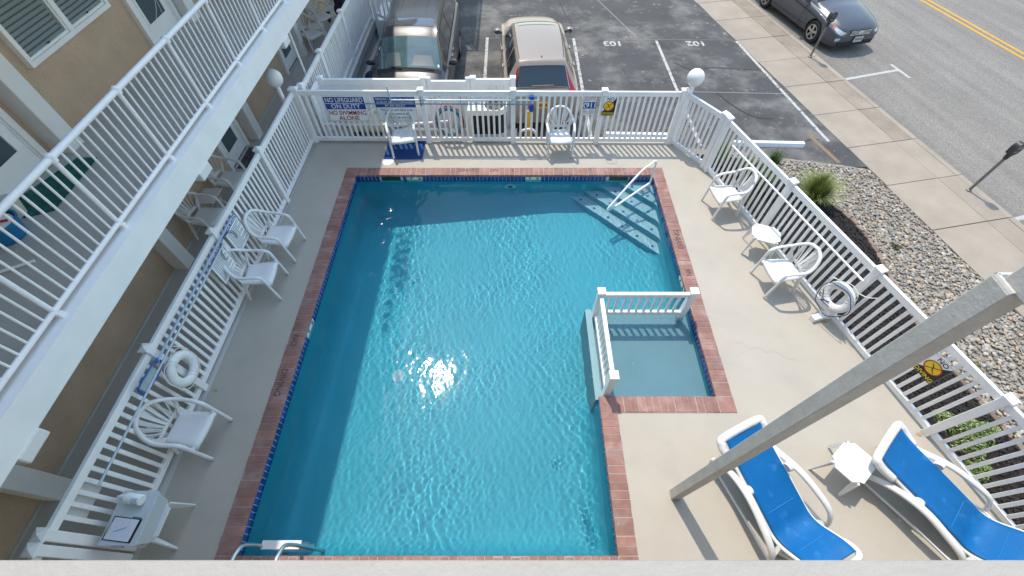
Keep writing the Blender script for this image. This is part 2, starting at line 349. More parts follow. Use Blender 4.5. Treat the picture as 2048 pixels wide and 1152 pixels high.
# inlet ring, main drain, skimmer mouths
def disc(name, m, c, r, axis, parent, t=.012, hole=0.):
    prof = [(hole, 0), (r, 0), (r, t * .5), (r * .9, t), (hole, t), (hole, 0)]
    o = MB().lathe(prof, 24, axis=axis).build(name, m, parent, c, fix=True); return o
RCV.append(disc('light_ring', M_STEPM, (-.04, WYB - .005, -.40), .12, 'y', basin, -.03, .055)); RCV.append(disc('light_lens', M_TILE, (-.04, WYB - .004, -.40), .05, 'y', basin, -.02))
RCV.append(disc('drain_cover', M_STEPM, (-1.95, 3.05, float(floor_z(-1.95, 3.05)) + .002), .11, 'z', basin, .012))
for x in (-2.55, 2.25):
    MB().box(-.2, .2, -.012, .0, -.04, .068).build('skimmer_mouth', mat('skimmer_dark', (.012, .05, .05), .4), basin, (x, WYB, -.11))
# waterline tiles
tm = MB().cbox(-.0372, .0372, -.006, .004, -.0375, .0375, .003).mesh('tile', M_TILE)
tiles_rest = MB()
gb = MB()
for i in range(len(WALLP)):
    a, b = Vector((*WALLP[i], 0)), Vector((*WALLP[(i + 1) % len(WALLP)], 0)); d = (b - a).normalized(); nn = Vector((-d.y, d.x, 0)) * .0035
    a2, b2 = a + nn, b + nn; gb.add([(a2.x, a2.y, -.20), (b2.x, b2.y, -.20), (b2.x, b2.y, -.037), (a2.x, a2.y, -.037)], [(0, 1, 2, 3)])
gb.build('grout_band', mat('tile_grout', (.50, .56, .58), .8), basin)
def tiles(p, q, nrm, parts, skip=()):
    p, q = Vector((*p, 0)), Vector((*q, 0)); L = (q - p).length; k = int(L / .0805); a = math.atan2(nrm[1], nrm[0]) - PI / 2
    for i in range(k):
        c = p + (q - p) * ((i + .5) / k)
        if any(abs((c - Vector((*s, 0))).length) < r for s, r in skip): continue
        if parts: put('tile', tm, basin, (c.x, c.y, -.080), (0, 0, a + PI))
        z0 = -.159
        M = Matrix.Translation((c.x, c.y, z0)) @ Matrix.Rotation(a + PI, 4, 'Z'); t = MB().box(-.0372, .0372, -.006, .004, -.0375, .0375).xform(M); tiles_rest.add(t.v, t.f)
        if not parts:
            M = Matrix.Translation((c.x, c.y, -.080)) @ Matrix.Rotation(a + PI, 4, 'Z'); t = MB().box(-.0372, .0372, -.006, .004, -.0375, .0375).xform(M); tiles_rest.add(t.v, t.f)
tiles((WX0, WYB), (WX1, WYB), (0, -1), True, [((-2.55, WYB), .24), ((2.25, WYB), .24), ((-2.03, WYB), .16), ((.46, WYB), .16)])
tiles((WX0, WY0), (WX0, WYB), (1, 0), True, [((WX0, 3.55), .16)]); tiles((WX1, WYK), (WX1, WYB), (-1, 0), True, [((WX1, 4.40), .16)])
tiles((WXM, WY0), (WXM, WYK), (-1, 0), True); tiles((WX0, WY0), (WXM, WY0), (0, 1), False); tiles((WXM, WYK), (WX1, WYK), (0, 1), False)
tag(tiles_rest.build('tile_band', M_TILE, basin), kind='stuff')
# depth markers set among the tiles: number and no-diving sign
def ring_mesh(r0, r1, m, n=28):
    mb = MB(); v = []; f = []
    for k in range(n):
        t = 2 * PI * k / n; v += [(r0 * math.cos(t), r0 * math.sin(t), 0), (r1 * math.cos(t), r1 * math.sin(t), 0)]
    for k in range(n): a = 2 * k; b = 2 * ((k + 1) % n); f.append((a, a + 1, b + 1, b))
    return mb.add(v, f).mesh('ring', m)
def depth_marker(num, c, rz):
    t = MB().cbox(-.15, .15, -.006, .004, -.04, .04, .003).build('depth_marker', M_MARKTILE, basin, c, rot=(0, 0, rz))
    put('depth_number', text_mesh(num, .075, M_BLACK, .03), t, (-.085, -.0085, 0), (PI / 2, 0, 0))
    s = put('no_diving_symbol', ring_mesh(.026, .033, M_BLACK), t, (.08, -.0085, 0), (PI / 2, 0, 0))
    MB().beam((.055, -.0085, .02), (.105, -.0085, -.02), .006, .001).build('symbol_bar', M_BLACK, t)
    MB().beam((.06, -.0082, -.012), (.10, -.0082, .008), .010, .001).build('symbol_bar', M_GREYPR, t)
depth_marker("5''", (-2.03, WYB, -.080), 0); depth_marker('3', (.46, WYB, -.080), 0)
depth_marker("4'", (WX0, 3.55, -.080), PI / 2); depth_marker('3', (WX1, 4.40, -.080), -PI / 2)
# stamped lettering on the coping
def stamp(s, c, rz, size=.115, name='coping_lettering'):
    put(name, text_mesh(s, size, mat('stamp_grey', (.07, .055, .05), .8), .0, .0008), coping, (c[0], c[1], .0155), (0, 0, rz))
stamp('3', (.02, 7.315), PI); stamp('NO', (-.38, 7.315), PI); stamp('DIVING', (-.93, 7.315), PI, .12)
stamp('3', (3.09, 4.22), PI / 2, .14); stamp('NO', (3.09, 4.62), PI / 2, .14); stamp('DIVING', (3.085, 5.36), PI / 2, .14)
stamp('DIVING', (-3.41, 2.55), -PI / 2, .13); stamp('NO', (-3.41, 3.25), -PI / 2, .13)
stamp('NO', (-1.05, .26), 0, .13); stamp('DIVING', (-.45, .26), 0, .13); stamp('3', (.25, .26), 0, .13)
# water: a rippled sheet of real waves
X, Y, q = lgrid(.0108)
Zs = np.zeros_like(X)
def waves(n, lo, hi, slope, th0, spread, seed):
    r = np.random.default_rng(seed); out = np.zeros_like(X)
    for _ in range(n):
        lam = math.exp(r.uniform(math.log(lo), math.log(hi))); th = th0 + r.normal(0, spread); k = 2 * PI / lam
        out += slope / k * math.sqrt(2 / n) * np.sin(k * (math.cos(th) * X + math.sin(th) * Y) + r.uniform(0, 7))
    return out
def bump2(cx, cy, sx, sy, a=0):
    u = (X - cx) * math.cos(a) + (Y - cy) * math.sin(a); v = -(X - cx) * math.sin(a) + (Y - cy) * math.cos(a); return np.exp(-(u / sx) ** 2 - (v / sy) ** 2)
main = np.clip(1.0 - .35 * np.clip((X - .2) / 2.5, 0, 1), .4, 1) * (1 - .45 * np.clip((2.0 - Y) / 2.0, 0, 1) * np.clip((X + 1.6) / 2, 0, 1))
kid = ((X > 1.2) & (Y < 3.9)).astype(float)
main = main * (1 - .72 * kid)
lf = np.clip(.85 + .9 * waves(9, 1.1, 2.6, 1.0, .3, 2.0, 21), .5, 1.6)
Zs += lf * main * .95 * (waves(40, .06, .13, .0150, .35, .45, 3) + waves(26, .12, .28, .0145, .15, .5, 4) + waves(10, .4, 1.1, .008, .8, 1.2, 5))
jet = np.clip(bump2(-2.47, 6.0, .12, .60, .05) * 2.4, 0, 1) + .7 * np.clip(bump2(-2.52, 4.75, .06, .35, .05) * 1.6, 0, 1)
wv_ = waves(14, .12, .30, 1.0, .4, 2, 31); br = np.clip((wv_ / wv_.std() - .25) * 2.5, .0, 1.0)
dx_, dy_ = math.cos(rad(114)), math.sin(rad(114)); ph = waves(12, .18, .5, 1.0, .9, 2, 32); ph = 2.2 * ph / ph.std()
Zs += jet * .19 / (2 * PI / .075) * br * np.sin(2 * PI / .075 * (dx_ * X + dy_ * Y) + ph) + jet * waves(14, .04, .07, .02, .9, 1.5, 33)
Zs += waves(26, .05, .09, .075, .2, 1.5, 9) * (bump2(.93, 1.05, .07, .26, .15) + .8 * bump2(-1.35, .62, .12, .07) + .8 * bump2(1.9, 3.0, .13, .16) + .6 * bump2(.55, 1.9, .1, .08))
Zs += ZW
wm = bpy.data.materials.new('pool_water_glass'); wm.use_nodes = True; _n = wm.node_tree; _n.nodes.clear()
_o = _n.nodes.new('ShaderNodeOutputMaterial'); _g = _n.nodes.new('ShaderNodeBsdfRefraction'); _g.inputs['Roughness'].default_value = 0
_g.inputs['IOR'].default_value = 1.333; _g.inputs['Color'].default_value = (.90, .975, .995, 1)
_r = _n.nodes.new('ShaderNodeBsdfGlossy'); _r.inputs['Roughness'].default_value = .045; _f = _n.nodes.new('ShaderNodeFresnel'); _f.inputs['IOR'].default_value = 1.333
_m = _n.nodes.new('ShaderNodeMixShader'); _n.links.new(_f.outputs[0], _m.inputs[0]); _n.links.new(_g.outputs[0], _m.inputs[1]); _n.links.new(_r.outputs[0], _m.inputs[2]); _n.links.new(_m.outputs[0], _o.inputs[0])
water = tag(put('pool_water', np_mesh('pool_water', np.stack([X, Y, Zs], -1).reshape(-1, 3), q, wm)), kind='structure')
water.cycles.is_caustics_caster = True
for o in RCV: o.cycles.is_caustics_receiver = True

# ---------------------------------------------------------------- parking lot, street
SA = rad(11.3); SM = Matrix.Rotation(SA, 4, 'Z')
def ts(t, s): p = SM @ Vector((t, s, 0)); return (p.x, p.y)
T0 = 9.92
def edge_x(y): return (T0 - y * math.sin(SA)) / math.cos(SA)
lotp = [(-4.2, 8.0), (4.0, 8.0), (6.2, 8.30), (edge_x(8.30), 8.30)] + [(edge_x(y) + .02 * math.sin(y * 2.3), y) for y in np.arange(8.9, 40, .6)] + [(-4.2, 40)]
mb = MB(); sheet(mb, [lotp], GP); skirt(mb, [(4.0, 8.0), (6.2, 8.30), (edge_x(8.30), 8.30)], GP - .14, GP, False)
lot = tag(mb.build('parking_lot', M_ASPHALT), kind='structure')
def strip(name, m, pts, w, z, parent):
    for a, b in zip(pts[:-1], pts[1:]):
        a, b = Vector((*a, 0)), Vector((*b, 0)); d = (b - a).normalized(); s = Vector((-d.y, d.x, 0)) * (w / 2)
        MB().add([tuple(a + s + Vector((0, 0, z))), tuple(a - s + Vector((0, 0, z))), tuple(b - s + Vector((0, 0, z))), tuple(b + s + Vector((0, 0, z)))], [(0, 1, 2, 3)]).build(name, m, parent)
strip('painted_line', M_ROADPAINT, [(-.78, 9.4), (-.80, 14.75)], .09, GP + .004, lot)
strip('painted_line', M_ROADPAINT, [(2.0, 9.4), (1.99, 14.68)], .09, GP + .004, lot)
strip('painted_line', M_ROADPAINT, [(4.69, 9.1), (4.64, 14.52)], .085, GP + .004, lot)
strip('painted_line', M_ROADPAINT, [(7.95, 9.28), (7.20, 14.50)], .09, GP + .004, lot)
M_CRACK = mat('tar_crack', (.022, .021, .02), .7); M_SEAMP = mat('pale_seam', (.26, .25, .235), .9)
strip('seam', M_SEAMP, [(-1.2, 14.70), (7.0, 14.56)], .014, GP + .0035, lot); strip('seam', M_SEAMP, [(4.9, 11.55), (7.75, 11.44)], .025, GP + .0035, lot)
strip('seam', M_SEAMP, [(3.10, 17.6), (4.05, 14.75)], .03, GP + .0035, lot)
def crack(pts, w): strip('tar_crack', M_CRACK, [tuple(p[:2]) for p in smooth_path([(*p, 0) for p in pts], 5)], w, GP + .0032, lot)
crack([(4.9, 13.2), (5.3, 12.75), (6.0, 12.85), (6.9, 12.75), (7.5, 12.70)], .045); crack([(5.75, 11.5), (6.0, 10.9), (6.4, 10.35), (6.9, 10.25)], .06)
crack([(1.7, 17.6), (1.85, 16.4), (2.0, 15.8), (1.9, 14.9)], .035); crack([(3.3, 12.8), (3.5, 11.6), (3.9, 10.9)], .018); crack([(7.2, 9.15), (7.5, 9.35), (7.75, 9.35)], .03)
strip('seam', mat('rust_stain', (.20, .14, .085), .9, fine=.3), [(7.55, 9.6), (7.85, 8.45)], .11, GP + .0033, lot)
for s, x, y in (('103', 3.21, 14.34), ('102', 5.87, 14.34)):
    put('painted_number', text_mesh(s, .42, M_ROADPAINT, .03, 0), lot, (x, y, GP + .005), (0, 0, PI))
def stop(x0, x1, y, label, rz=0):
    mb = MB(); prof = [(-.075, 0), (-.07, .03), (-.045, .105), (.045, .105), (.07, .03), (.075, 0)]; n = len(prof); L = x1 - x0
    v = [(-L / 2, a, b) for a, b in prof] + [(L / 2, a, b) for a, b in prof]; f = [(i, (i + 1) % n, n + (i + 1) % n, n + i) for i in range(n)] + [tuple(range(n - 1, -1, -1)), tuple(range(n, 2 * n))]
    o = mb.add(v, f).build('wheel_stop', M_PAINT, None, ((x0 + x1) / 2, y, GP + .001), fix=True, rot=(0, 0, rz)); tag(o, label, 'wheel stop', 'wheel stops in the parking stalls')
stop(5.50, 7.22, 9.12, 'white concrete wheel stop in stall 102 beside the sidewalk', -.03); stop(2.38, 4.06, 9.47, 'white concrete wheel stop in stall 103 behind the pool fence', -.03)
walk = tag(MB().box(T0 - .01, 11.92, -20, 60, -1.1, GP - .012).build('sidewalk', M_JOINT, None, rot=(0, 0, SA)), kind='structure')
for k in range(-12, 26):
    s0 = 5.81 + 1.41 * k; g = .008
    h = random.gauss(0, .003)
    MB().cbox(T0 + random.uniform(-.015, .015), 11.25, s0 + g, s0 + 1.41 - g, GP - .08, GP + h, .006).build('slab', M_SIDEWALK, walk)
    MB().cbox(11.262, 11.76, s0 + g, s0 + 1.41 - g, GP - .08, GP + random.gauss(0, .003), .006).build('slab', M_SIDEROUGH if k > 0 else M_SIDEWALK, walk)
    MB().cbox(11.766, 11.92, s0 + g * .5, s0 + 1.41 - g * .5, GR - .1, GP + random.gauss(0, .002), .015).build('kerb_stone', M_SIDEWALK, walk)
road = tag(MB().add([(11.9, -20, GR), (40, -20, GR), (40, 80, GR), (11.9, 80, GR)], [(0, 1, 2, 3)]).build('road', M_ROAD, None, rot=(0, 0, SA)), kind='structure')
for t in (18.33, 18.60): strip('yellow_line', M_YPAINT, [(t, -10), (t, 60)], .12, GR + .004, road)
M_FADED = mat('faded_white_paint', (.42, .41, .385), .75, fine=.12, fscale=50, col2=(.26, .25, .235), c2scale=6, c2lo=.52, c2hi=.7)
strip('parking_mark', M_FADED, [(11.98, 10.25), (14.03, 10.42)], .10, GR + .004, road); strip('parking_mark', M_FADED, [(14.03, 9.95), (14.03, 10.75)], .10, GR + .0045, road)
strip('parking_mark', M_FADED, [(11.98, 4.4), (14.03, 4.55)], .10, GR + .004, road)
# small marks on the deck: hairline cracks and rust under the posts
M_HAIR = mat('hairline_crack', (.325, .295, .25), .9); M_RUST = mat('rust_mark', (.35, .275, .195), .9, var=.3, vscale=20)
def hair(pts, w=.006):
    for a, b in zip(pts[:-1], pts[1:]):
        a, b = Vector((*a, .0025)), Vector((*b, .0025)); d = (b - a).normalized(); q = Vector((-d.y, d.x, 0)) * (w / 2)
        MB().add([tuple(a + q), tuple(a - q), tuple(b - q), tuple(b + q)], [(0, 1, 2, 3)]).build('hairline_crack', M_HAIR, deck)
def wander(p, q, n, s): return [(p[0] + (q[0] - p[0]) * i / n + random.gauss(0, s), p[1] + (q[1] - p[1]) * i / n + random.gauss(0, s)) for i in range(n + 1)]
hair(wander((3.4, 3.3), (4.3, 2.9), 9, .03), .003); hair(wander((-4.3, 5.7), (-3.6, 5.85), 6, .02), .004); pass
for x, y, r in ((5.05, 3.60, .05), (5.60, 1.80, .045), (1.86, 8.15, .05), (-4.34, 2.43, .04)):
    poly = [(x + r * (1 + .35 * random.random()) * math.cos(a), y + r * .5 * (1 + .6 * random.random()) * math.sin(a)) for a in np.linspace(0, 2 * PI, 11)[:-1]]
    MB().add([(a, b, .003) for a, b in poly], [tuple(range(10))]).build('rust_mark', M_RUST, deck)
# beds beside the fence: mulch near the deck, river stones beyond
def bed_h(x, y):
    fx = FB[0] + (FB[1] - y) * (FC[0] - FB[0]) / (FB[1] - FC[1]) + .13; ex = edge_x(y)
    u = np.clip((x - fx) / (ex - fx), 0, 1); return -.13 - .585 * u ** 1.15
MC = smooth_path([(4.6, 8.1, 0), (5.6, 7.95, 0), (6.35, 7.25, 0), (6.75, 6.75, 0), (7.0, 6.25, 0), (7.08, 5.7, 0), (7.02, 5.05, 0), (6.90, 4.3, 0), (6.88, 3.45, 0), (6.93, 2.9, 0), (7.05, 2.35, 0), (7.2, 1.7, 0), (7.25, .8, 0), (7.3, -.5, 0), (7.4, -2.5, 0)], 5)
MCX = np.array([p.x for p in MC]); MCY = np.array([p.y for p in MC])
def mulch_x(y): return np.interp(-y, -MCY, MCX)
def bed_grid(inner, outer, y0, y1, n, dy, dz, rough):
    rows = []
    for y in np.arange(y0, y1 + 1e-6, dy):
        a, b = inner(y), outer(y); rows.append([(a + (b - a) * i / n, y, float(bed_h(a + (b - a) * i / n, y)) + dz + random.uniform(-rough, rough)) for i in range(n + 1)])
    return rows
def fence_x(y): return FB[0] + (FB[1] - y) * (FC[0] - FB[0]) / (FB[1] - FC[1]) + .12
gbed = tag(MB().grid(bed_grid(lambda y: fence_x(y), lambda y: edge_x(y) + .005, -4, 8.3, 40, .1, -.03, .008)).build('gravel_bed', M_GRAVELG, smooth=True), kind='structure')
mbed = tag(MB().grid(bed_grid(lambda y: fence_x(y), lambda y: float(mulch_x(y)), -2.5, 8.1, 26, .08, -.005, .012)).build('mulch_bed', M_MULCHG, smooth=True), kind='structure')
def ico(sub):
    bm = bmesh.new(); bmesh.ops.create_icosphere(bm, subdivisions=sub, radius=1); v = [tuple(a.co) for a in bm.verts]; f = [tuple(b.index for b in c.verts) for c in bm.faces]; bm.free(); return np.array(v), f
I1, F1 = ico(1); I2, F2 = ico(2)
def stone_shape(I, seed):
    r = np.random.default_rng(seed); V = I.copy()
    for _ in range(5):
        d = r.normal(size=3); d /= np.linalg.norm(d); k = r.uniform(.55, .85); t = V @ d; V = V - np.outer(np.maximum(t - k, 0), d)
    return V * np.array([1, r.uniform(.6, .95), r.uniform(.34, .5)])
SH2 = [stone_shape(I2, i) for i in range(14)]; SH1 = [stone_shape(I1, 50 + i) for i in range(10)]
SM2 = []
for i, V in enumerate(SH2):
    for m in ([M_STONES[i % 6]] if i < 6 else [M_STONES[(0, 1, 2, 0, 1, 5, 0, 3)[i - 6]]]):
        me = bpy.data.meshes.new('stone'); me.from_pydata([tuple(p) for p in V], [], F2); me.materials.append(m); me.shade_smooth(); SM2.append(me)
def in_gravel(x, y): return y < 8.24 and mulch_x(y) + .03 < x < edge_x(y) - .02
cand = []
while len(cand) < 11500:
    y = RNG.uniform(-1.2, 8.22); x = RNG.uniform(4.7, 10.6)
    if in_gravel(x, y): cand.append((x, y, RNG.uniform(.020, .040) * (1.25 if RNG.random() < .12 else 1)))
def shown(c):       # apparent size from the photographer's balcony
    dx, dy, dz = c[0], c[1], 6.3; w = dy * .58 + dz * .815; u = 1024 + 863 * c[0] / w
    return (c[2] / w) if u < 2060 else 0
cand.sort(key=lambda c: -shown(c))
for x, y, r in cand[:300]:
    o = put('stone', SM2[int(RNG.integers(len(SM2)))], gbed, (x, y, float(bed_h(x, y)) - .005 + r * .22), (RNG.normal(0, .2), RNG.normal(0, .2), RNG.uniform(0, 6.3))); o.scale = (r * 1.1, r * 1.1, r * 1.1)
buckets = {m.name: ([], []) for m in M_STONES}
for x, y, r in cand[300:]:
    m = M_STONES[int(RNG.choice([0, 0, 0, 0, 1, 1, 1, 2, 3, 4, 5, 5]))]; V = SH1[int(RNG.integers(10))] if r < .03 else SH2[int(RNG.integers(14))]; F = F1 if r < .03 else F2
    a = RNG.uniform(0, 6.3); R = np.array(Euler((RNG.normal(0, .25), RNG.normal(0, .25), a)).to_matrix()); W = (V * r) @ R.T + np.array([x, y, float(bed_h(x, y)) - .012 + r * .28])
    vs, fs = buckets[m.name]; o = len(vs); vs.extend(map(tuple, W)); fs.extend(tuple(i + o for i in f) for f in F)
for m in M_STONES:
    vs, fs = buckets[m.name]; me = bpy.data.meshes.new('loose_stones'); me.from_pydata(vs, [], fs); me.materials.append(m); me.shade_smooth(); tag(put('loose_stones', me, gbed), kind='stuff')
mb = MB()
for _ in range(8500):
    y = RNG.uniform(-1.5, 8.0); a, b = fence_x(y) + .01, float(mulch_x(y)) + RNG.normal(0, .03); x = RNG.uniform(a, b)
    l, w, h = RNG.uniform(.012, .04), RNG.uniform(.005, .012), RNG.uniform(.003, .007)
    M = Matrix.Translation((x, y, float(bed_h(x, y)) + RNG.uniform(.002, .018))) @ Euler((RNG.normal(0, .5), RNG.normal(0, .5), RNG.uniform(0, 6.3))).to_matrix().to_4x4()
    t = MB().box(-l, l, -w, w, -h, h).xform(M); mb.add(t.v, t.f)
tag(mb.build('mulch_chips', M_MULCH, mbed), kind='stuff')
em = MB().cbox(-.09, .09, -.04, .04, -.06, .03, .012).mesh('edging_brick', M_TERRA)
acc = 0
for a, b in zip(MC[15:-1], MC[16:]):
    c = (a + b) / 2; d = b - a; acc += d.length
    while acc > .19:
        acc -= .19; p = b - d.normalized() * acc
        put('edging_brick', em, mbed, (p.x, p.y, float(bed_h(p.x, p.y)) + random.uniform(-.01, .012)), (random.gauss(0, .08), random.gauss(0, .08), math.atan2(d.y, d.x) + random.gauss(0, .08)))
# ---------------------------------------------------------------- motel building on the left
BX = -5.93; FX = -4.24; Z2 = 2.45; BY0, BY1 = -7.5, 21
bld = thing('motel_building', 'three storey tan stucco motel with white balcony slabs left of the pool', 'building', (BX, 0, 0))
def bpart(name, m, mb, smooth=False): 
    o = mb.build(name, m, bld, fix=True, smooth=smooth); o.matrix_parent_inverse = Matrix.Translation((-BX, 0, 0)); return o
bpart('wall', M_STUCCO, MB().box(-6.4, BX, BY0, BY1, -.9, 8.0))
for z in (Z2, Z2 * 2 + .02): bpart('balcony_slab', M_SLABTOP, MB().box(BX, FX - .25, BY0, 15.6, z - .26, z))
def fascia(z0, z1, y1=15.6): bpart('fascia', M_PAINT, MB().box(FX - .25, FX, BY0, y1, z0, z1))
fascia(Z2 - .32, Z2 + .0); fascia(Z2 * 2 - .30, Z2 * 2 + .02); fascia(7.66, 8.0, BY1)
bpart('roof', M_PAINT, MB().box(-12, FX - .25, BY0, BY1, 7.70, 8.0))
for k in range(-3, 6):
    y = .97 + 3.70 * k
    for z0, z1 in ((0, Z2 - .26), (Z2, 2 * Z2 - .24), (2 * Z2 + .02, 7.70)): bpart('pilaster', M_STUCCO_W, MB().cbox(BX - .02, -5.69, y, y + .25, z0, z1, .008))
    b = MB().cbox(FX - .15, FX + .015, y - .03, y + .25, Z2 - .44, Z2 - .315, .012); bpart('soffit_light', mat('textured_foam', (.74, .74, .72), .9, col2=(.45, .45, .43), c2scale=45, c2lo=.62, c2hi=.68), b)
def frame_boxes(mb, y0, y1, z0, z1, w, d0, d1):
    mb.box(BX + d0, BX + d1, y0, y0 + w, z0, z1); mb.box(BX + d0, BX + d1, y1 - w, y1, z0, z1)
    mb.box(BX + d0, BX + d1, y0 + w, y1 - w, z1 - w, z1); mb.box(BX + d0, BX + d1, y0 + w, y1 - w, z0, z0 + w); return mb
def bsub(name, m, mb, parent): return mb.build(name, m, parent, fix=True)
def window(y0, y1, z0, z1, ym):
    w = bpart('window', M_PAINT, frame_boxes(MB(), y0, y1, z0, z1, .055, -.01, .075).box(BX, BX + .07, ym - .035, ym + .035, z0 + .055, z1 - .055))
    for a, b in ((y0 + .055, ym - .035), (ym + .035, y1 - .055)):
        bsub('sash', M_PAINT, frame_boxes(MB(), a + .001, b - .001, z0 + .056, z1 - .056, .03, .0, .05), w)
        bsub('window_back', M_DARK, MB().box(BX + .001, BX + .004, a, b, z0 + .06, z1 - .06), w)
        n = int((z1 - z0 - .14) / .055); me = MB().beam((0, a + .03, 0), (0, b - .03, 0), .048, .004).mesh('slat', M_BLIND)
        for i in range(n): put('slat', me, w, (BX + .026, 0, z0 + .10 + .055 * i), (0, rad(-62), 0))
        bsub('pane', mat('clear_pane', (.85, .92, .93), .03, trans=.92, ior=1.1, spec=1.0), MB().box(BX + .042, BX + .045, a + .03, b - .03, z0 + .085, z1 - .085), w)
        bsub('latch', M_METER, MB().box(BX + .05, BX + .062, (a + b) / 2 - .02, (a + b) / 2 + .02, z0 + .09, z0 + .105), w)
window(5.26, 7.01, Z2 + .80, Z2 + 1.95, 6.14); window(12.5, 14.2, Z2 + .80, Z2 + 1.95, 13.3); window(-1.9, -.2, Z2 + .80, Z2 + 1.95, -1.0)
def door(y0, y1, z0, etched=False, gl=(.14, .72)):
    W = y1 - y0; f = bpart('door', M_PAINT, MB().box(BX + .005, BX + .03, y0 + .085, y1 - .085, z0 + .02, z0 + 2.0))
    fr = MB(); fr.box(BX, BX + .07, y0, y0 + .08, z0, z0 + 2.1); fr.box(BX, BX + .07, y1 - .08, y1, z0, z0 + 2.1); fr.box(BX, BX + .07, y0 + .08, y1 - .08, z0 + 2.01, z0 + 2.1)
    fr.box(BX + .03, BX + .045, y1 - .105, y1 - .08, z0, z0 + 2.01); bsub('door_frame', M_PAINT, fr, f)
    bsub('threshold', M_ALU, MB().box(BX, BX + .10, y0 + .08, y1 - .08, z0, z0 + .02), f)
    a, b = y0 + .085 + gl[0], y1 - .085 - .16
    bsub('glass_trim', M_PAINT, frame_boxes(MB(), a - .05, b + .05, z0 + .26, z0 + 1.80, .045, .03, .042), f)
    bsub('door_glass', M_GLASS, MB().box(BX + .030, BX + .034, a, b, z0 + .30, z0 + 1.76), f)
    if etched:
        e = MB()
        for cx, cz, r in ((a - .1, .2, .55), (a + .55, .35, .5), (a - .2, .7, .8), (a + .3, .1, .4), (a + .6, .8, .75)):
            pts = [(BX + .036, cx + r * math.cos(t), z0 + .3 + cz + r * math.sin(t)) for t in np.linspace(-1.6, 1.9, 40)]
            run = []
            for p in pts:
                if a < p[1] < b and z0 + .3 < p[2] < z0 + 1.76: run.append(p)
                else:
                    if len(run) > 1: e.tube(run, .004, 4)
                    run = []
            if len(run) > 1: e.tube(run, .004, 4)
        bsub('glass_etching', M_SIGN, e, f)
    bsub('handle', M_ALU, MB().lathe([(0, 0), (.028, .0), (.03, .02), (.02, .04), (0, .045)], 12, (BX + .03, y0 + .15, z0 + 1.0), 'x'), f)
door(3.45, 4.55, Z2); door(7.35, 8.335, Z2, True); door(7.27, 8.22, 0, False); door(11.14, 12.12, 0, False); door(-3.9, -2.9, Z2)
# stair landing far along the facade (casts the railing shadow beside the minivan)
bpart('stair_landing', M_PAINT, MB().box(FX - .25, -1.78, 15.65, 20.5, Z2 - .30, Z2))
for y in (15.75, 20.3): bpart('landing_post', M_PAINT, MB().box(-1.95, -1.83, y - .06, y + .06, GP, Z2 - .30))
def tube_railing(name, label, group, p, q, z, post_at, pitch, h=.94):
    """round-pipe railing from p to q; local x runs along it"""
    p, q = Vector((*p, z)), Vector((*q, z)); d = q - p; L = d.length; t = thing(name, label, 'railing', p, math.atan2(d.y, d.x), group)
    MB().tube([(0, 0, h), (L, 0, h)], .033, 12).build('top_rail', M_VINYL, t, smooth=True); MB().tube([(0, 0, .075), (L, 0, .075)], .027, 10).build('bottom_rail', M_VINYL, t, smooth=True)
    pm = MB().tube([(0, 0, 0), (0, 0, h - .02)], .025, 10).lathe([(.0, .012), (.05, .012), (.05, 0)], 14).lathe([(.034, h - .045), (.041, h - .04), (.041, h + .028), (.02, h + .046), (0, h + .046)], 14).mesh('post', M_VINYL, True)
    sm = MB().tube([(0, 0, .09), (0, 0, h - .03)], .0125, 8).mesh('baluster', M_VINYL, True)
    cm = MB().cbox(-.03, .03, -.05, .03, .0, .06, .006).mesh('post_clamp', M_VINYL)
    for x in post_at:
        put('post', pm, t, (x, 0, 0)); put('post_clamp', cm, t, (x, 0, 0))
    for i in range(int(L / pitch) + 1):
        x = i * pitch + (post_at[0] % pitch)
        if x < L and min(abs(x - a) for a in post_at) > .04: put('baluster', sm, t, (x, 0, 0))
    return t
tube_railing('balcony_railing', 'white pipe railing along the second floor balcony above the pool fence', None, (-4.36, -1.306), (-4.36, 15.5), Z2, [1.167 * k for k in range(15)], .1167)
tube_railing('landing_railing', 'white railing around the stair landing above the parking lot', None, (-1.84, 15.7), (-1.84, 20.4), Z2, [0, 1.17, 2.34, 3.5, 4.6], .117)
tube_railing('landing_railing', 'white railing on the near edge of the stair landing', None, (-4.2, 15.7), (-1.90, 15.7), Z2, [0, 1.15, 2.28], .117)
# balcony things
gm = MB().prism([(-.60, -.30), (-.30, .55), (-.05, .55), (-.02, -.40), (-.30, -.52)], 0, .012).build('door_mat', M_GREENMAT, None, (-5.72 + .45, 4.02, Z2 + .001)); tag(gm, 'dark green patterned mat on the balcony outside the white door', 'door mat')
bk = thing('bucket', 'round blue tub with a towel standing on the balcony behind the railing', 'tub', (-5.52, 3.22, Z2))
MB().lathe([(0, .01), (.16, .01), (.20, .20), (.215, .20), (.215, .215), (.195, .215), (.155, .03), (0, .03)], 24).build('bucket_shell', mat('blue_tub', (.01, .17, .38), .4), bk, smooth=True)
MB().lathe([(0, .20), (.10, .215), (.17, .19), (.16, .15)], 14).build('folded_towel', M_SIGN, bk, smooth=True)
MB().tube(smooth_path([(-.14, 0, .22), (-.05, .06, .25), (.06, -.02, .25), (.14, .04, .22)]), .014, 6).build('red_strap', M_RED, bk, smooth=True)
pk = thing('planter_pot', 'cream round pot at the foot of the white balcony door', 'pot', (-5.66, 3.55, Z2)); MB().lathe([(0, 0), (.09, 0), (.13, .16), (.14, .2), (.12, .2), (.11, .17), (0, .16)], 20).build('pot_shell', M_CREAM, pk, smooth=True)
tag(MB().tube([(-5.62, 2.52, Z2 + .02), (-5.02, 2.86, Z2 + .02)], .016, 8).build('loose_pole', M_VINYL, smooth=True), 'short white pole lying on the balcony floor beside the blue tub', 'pole')

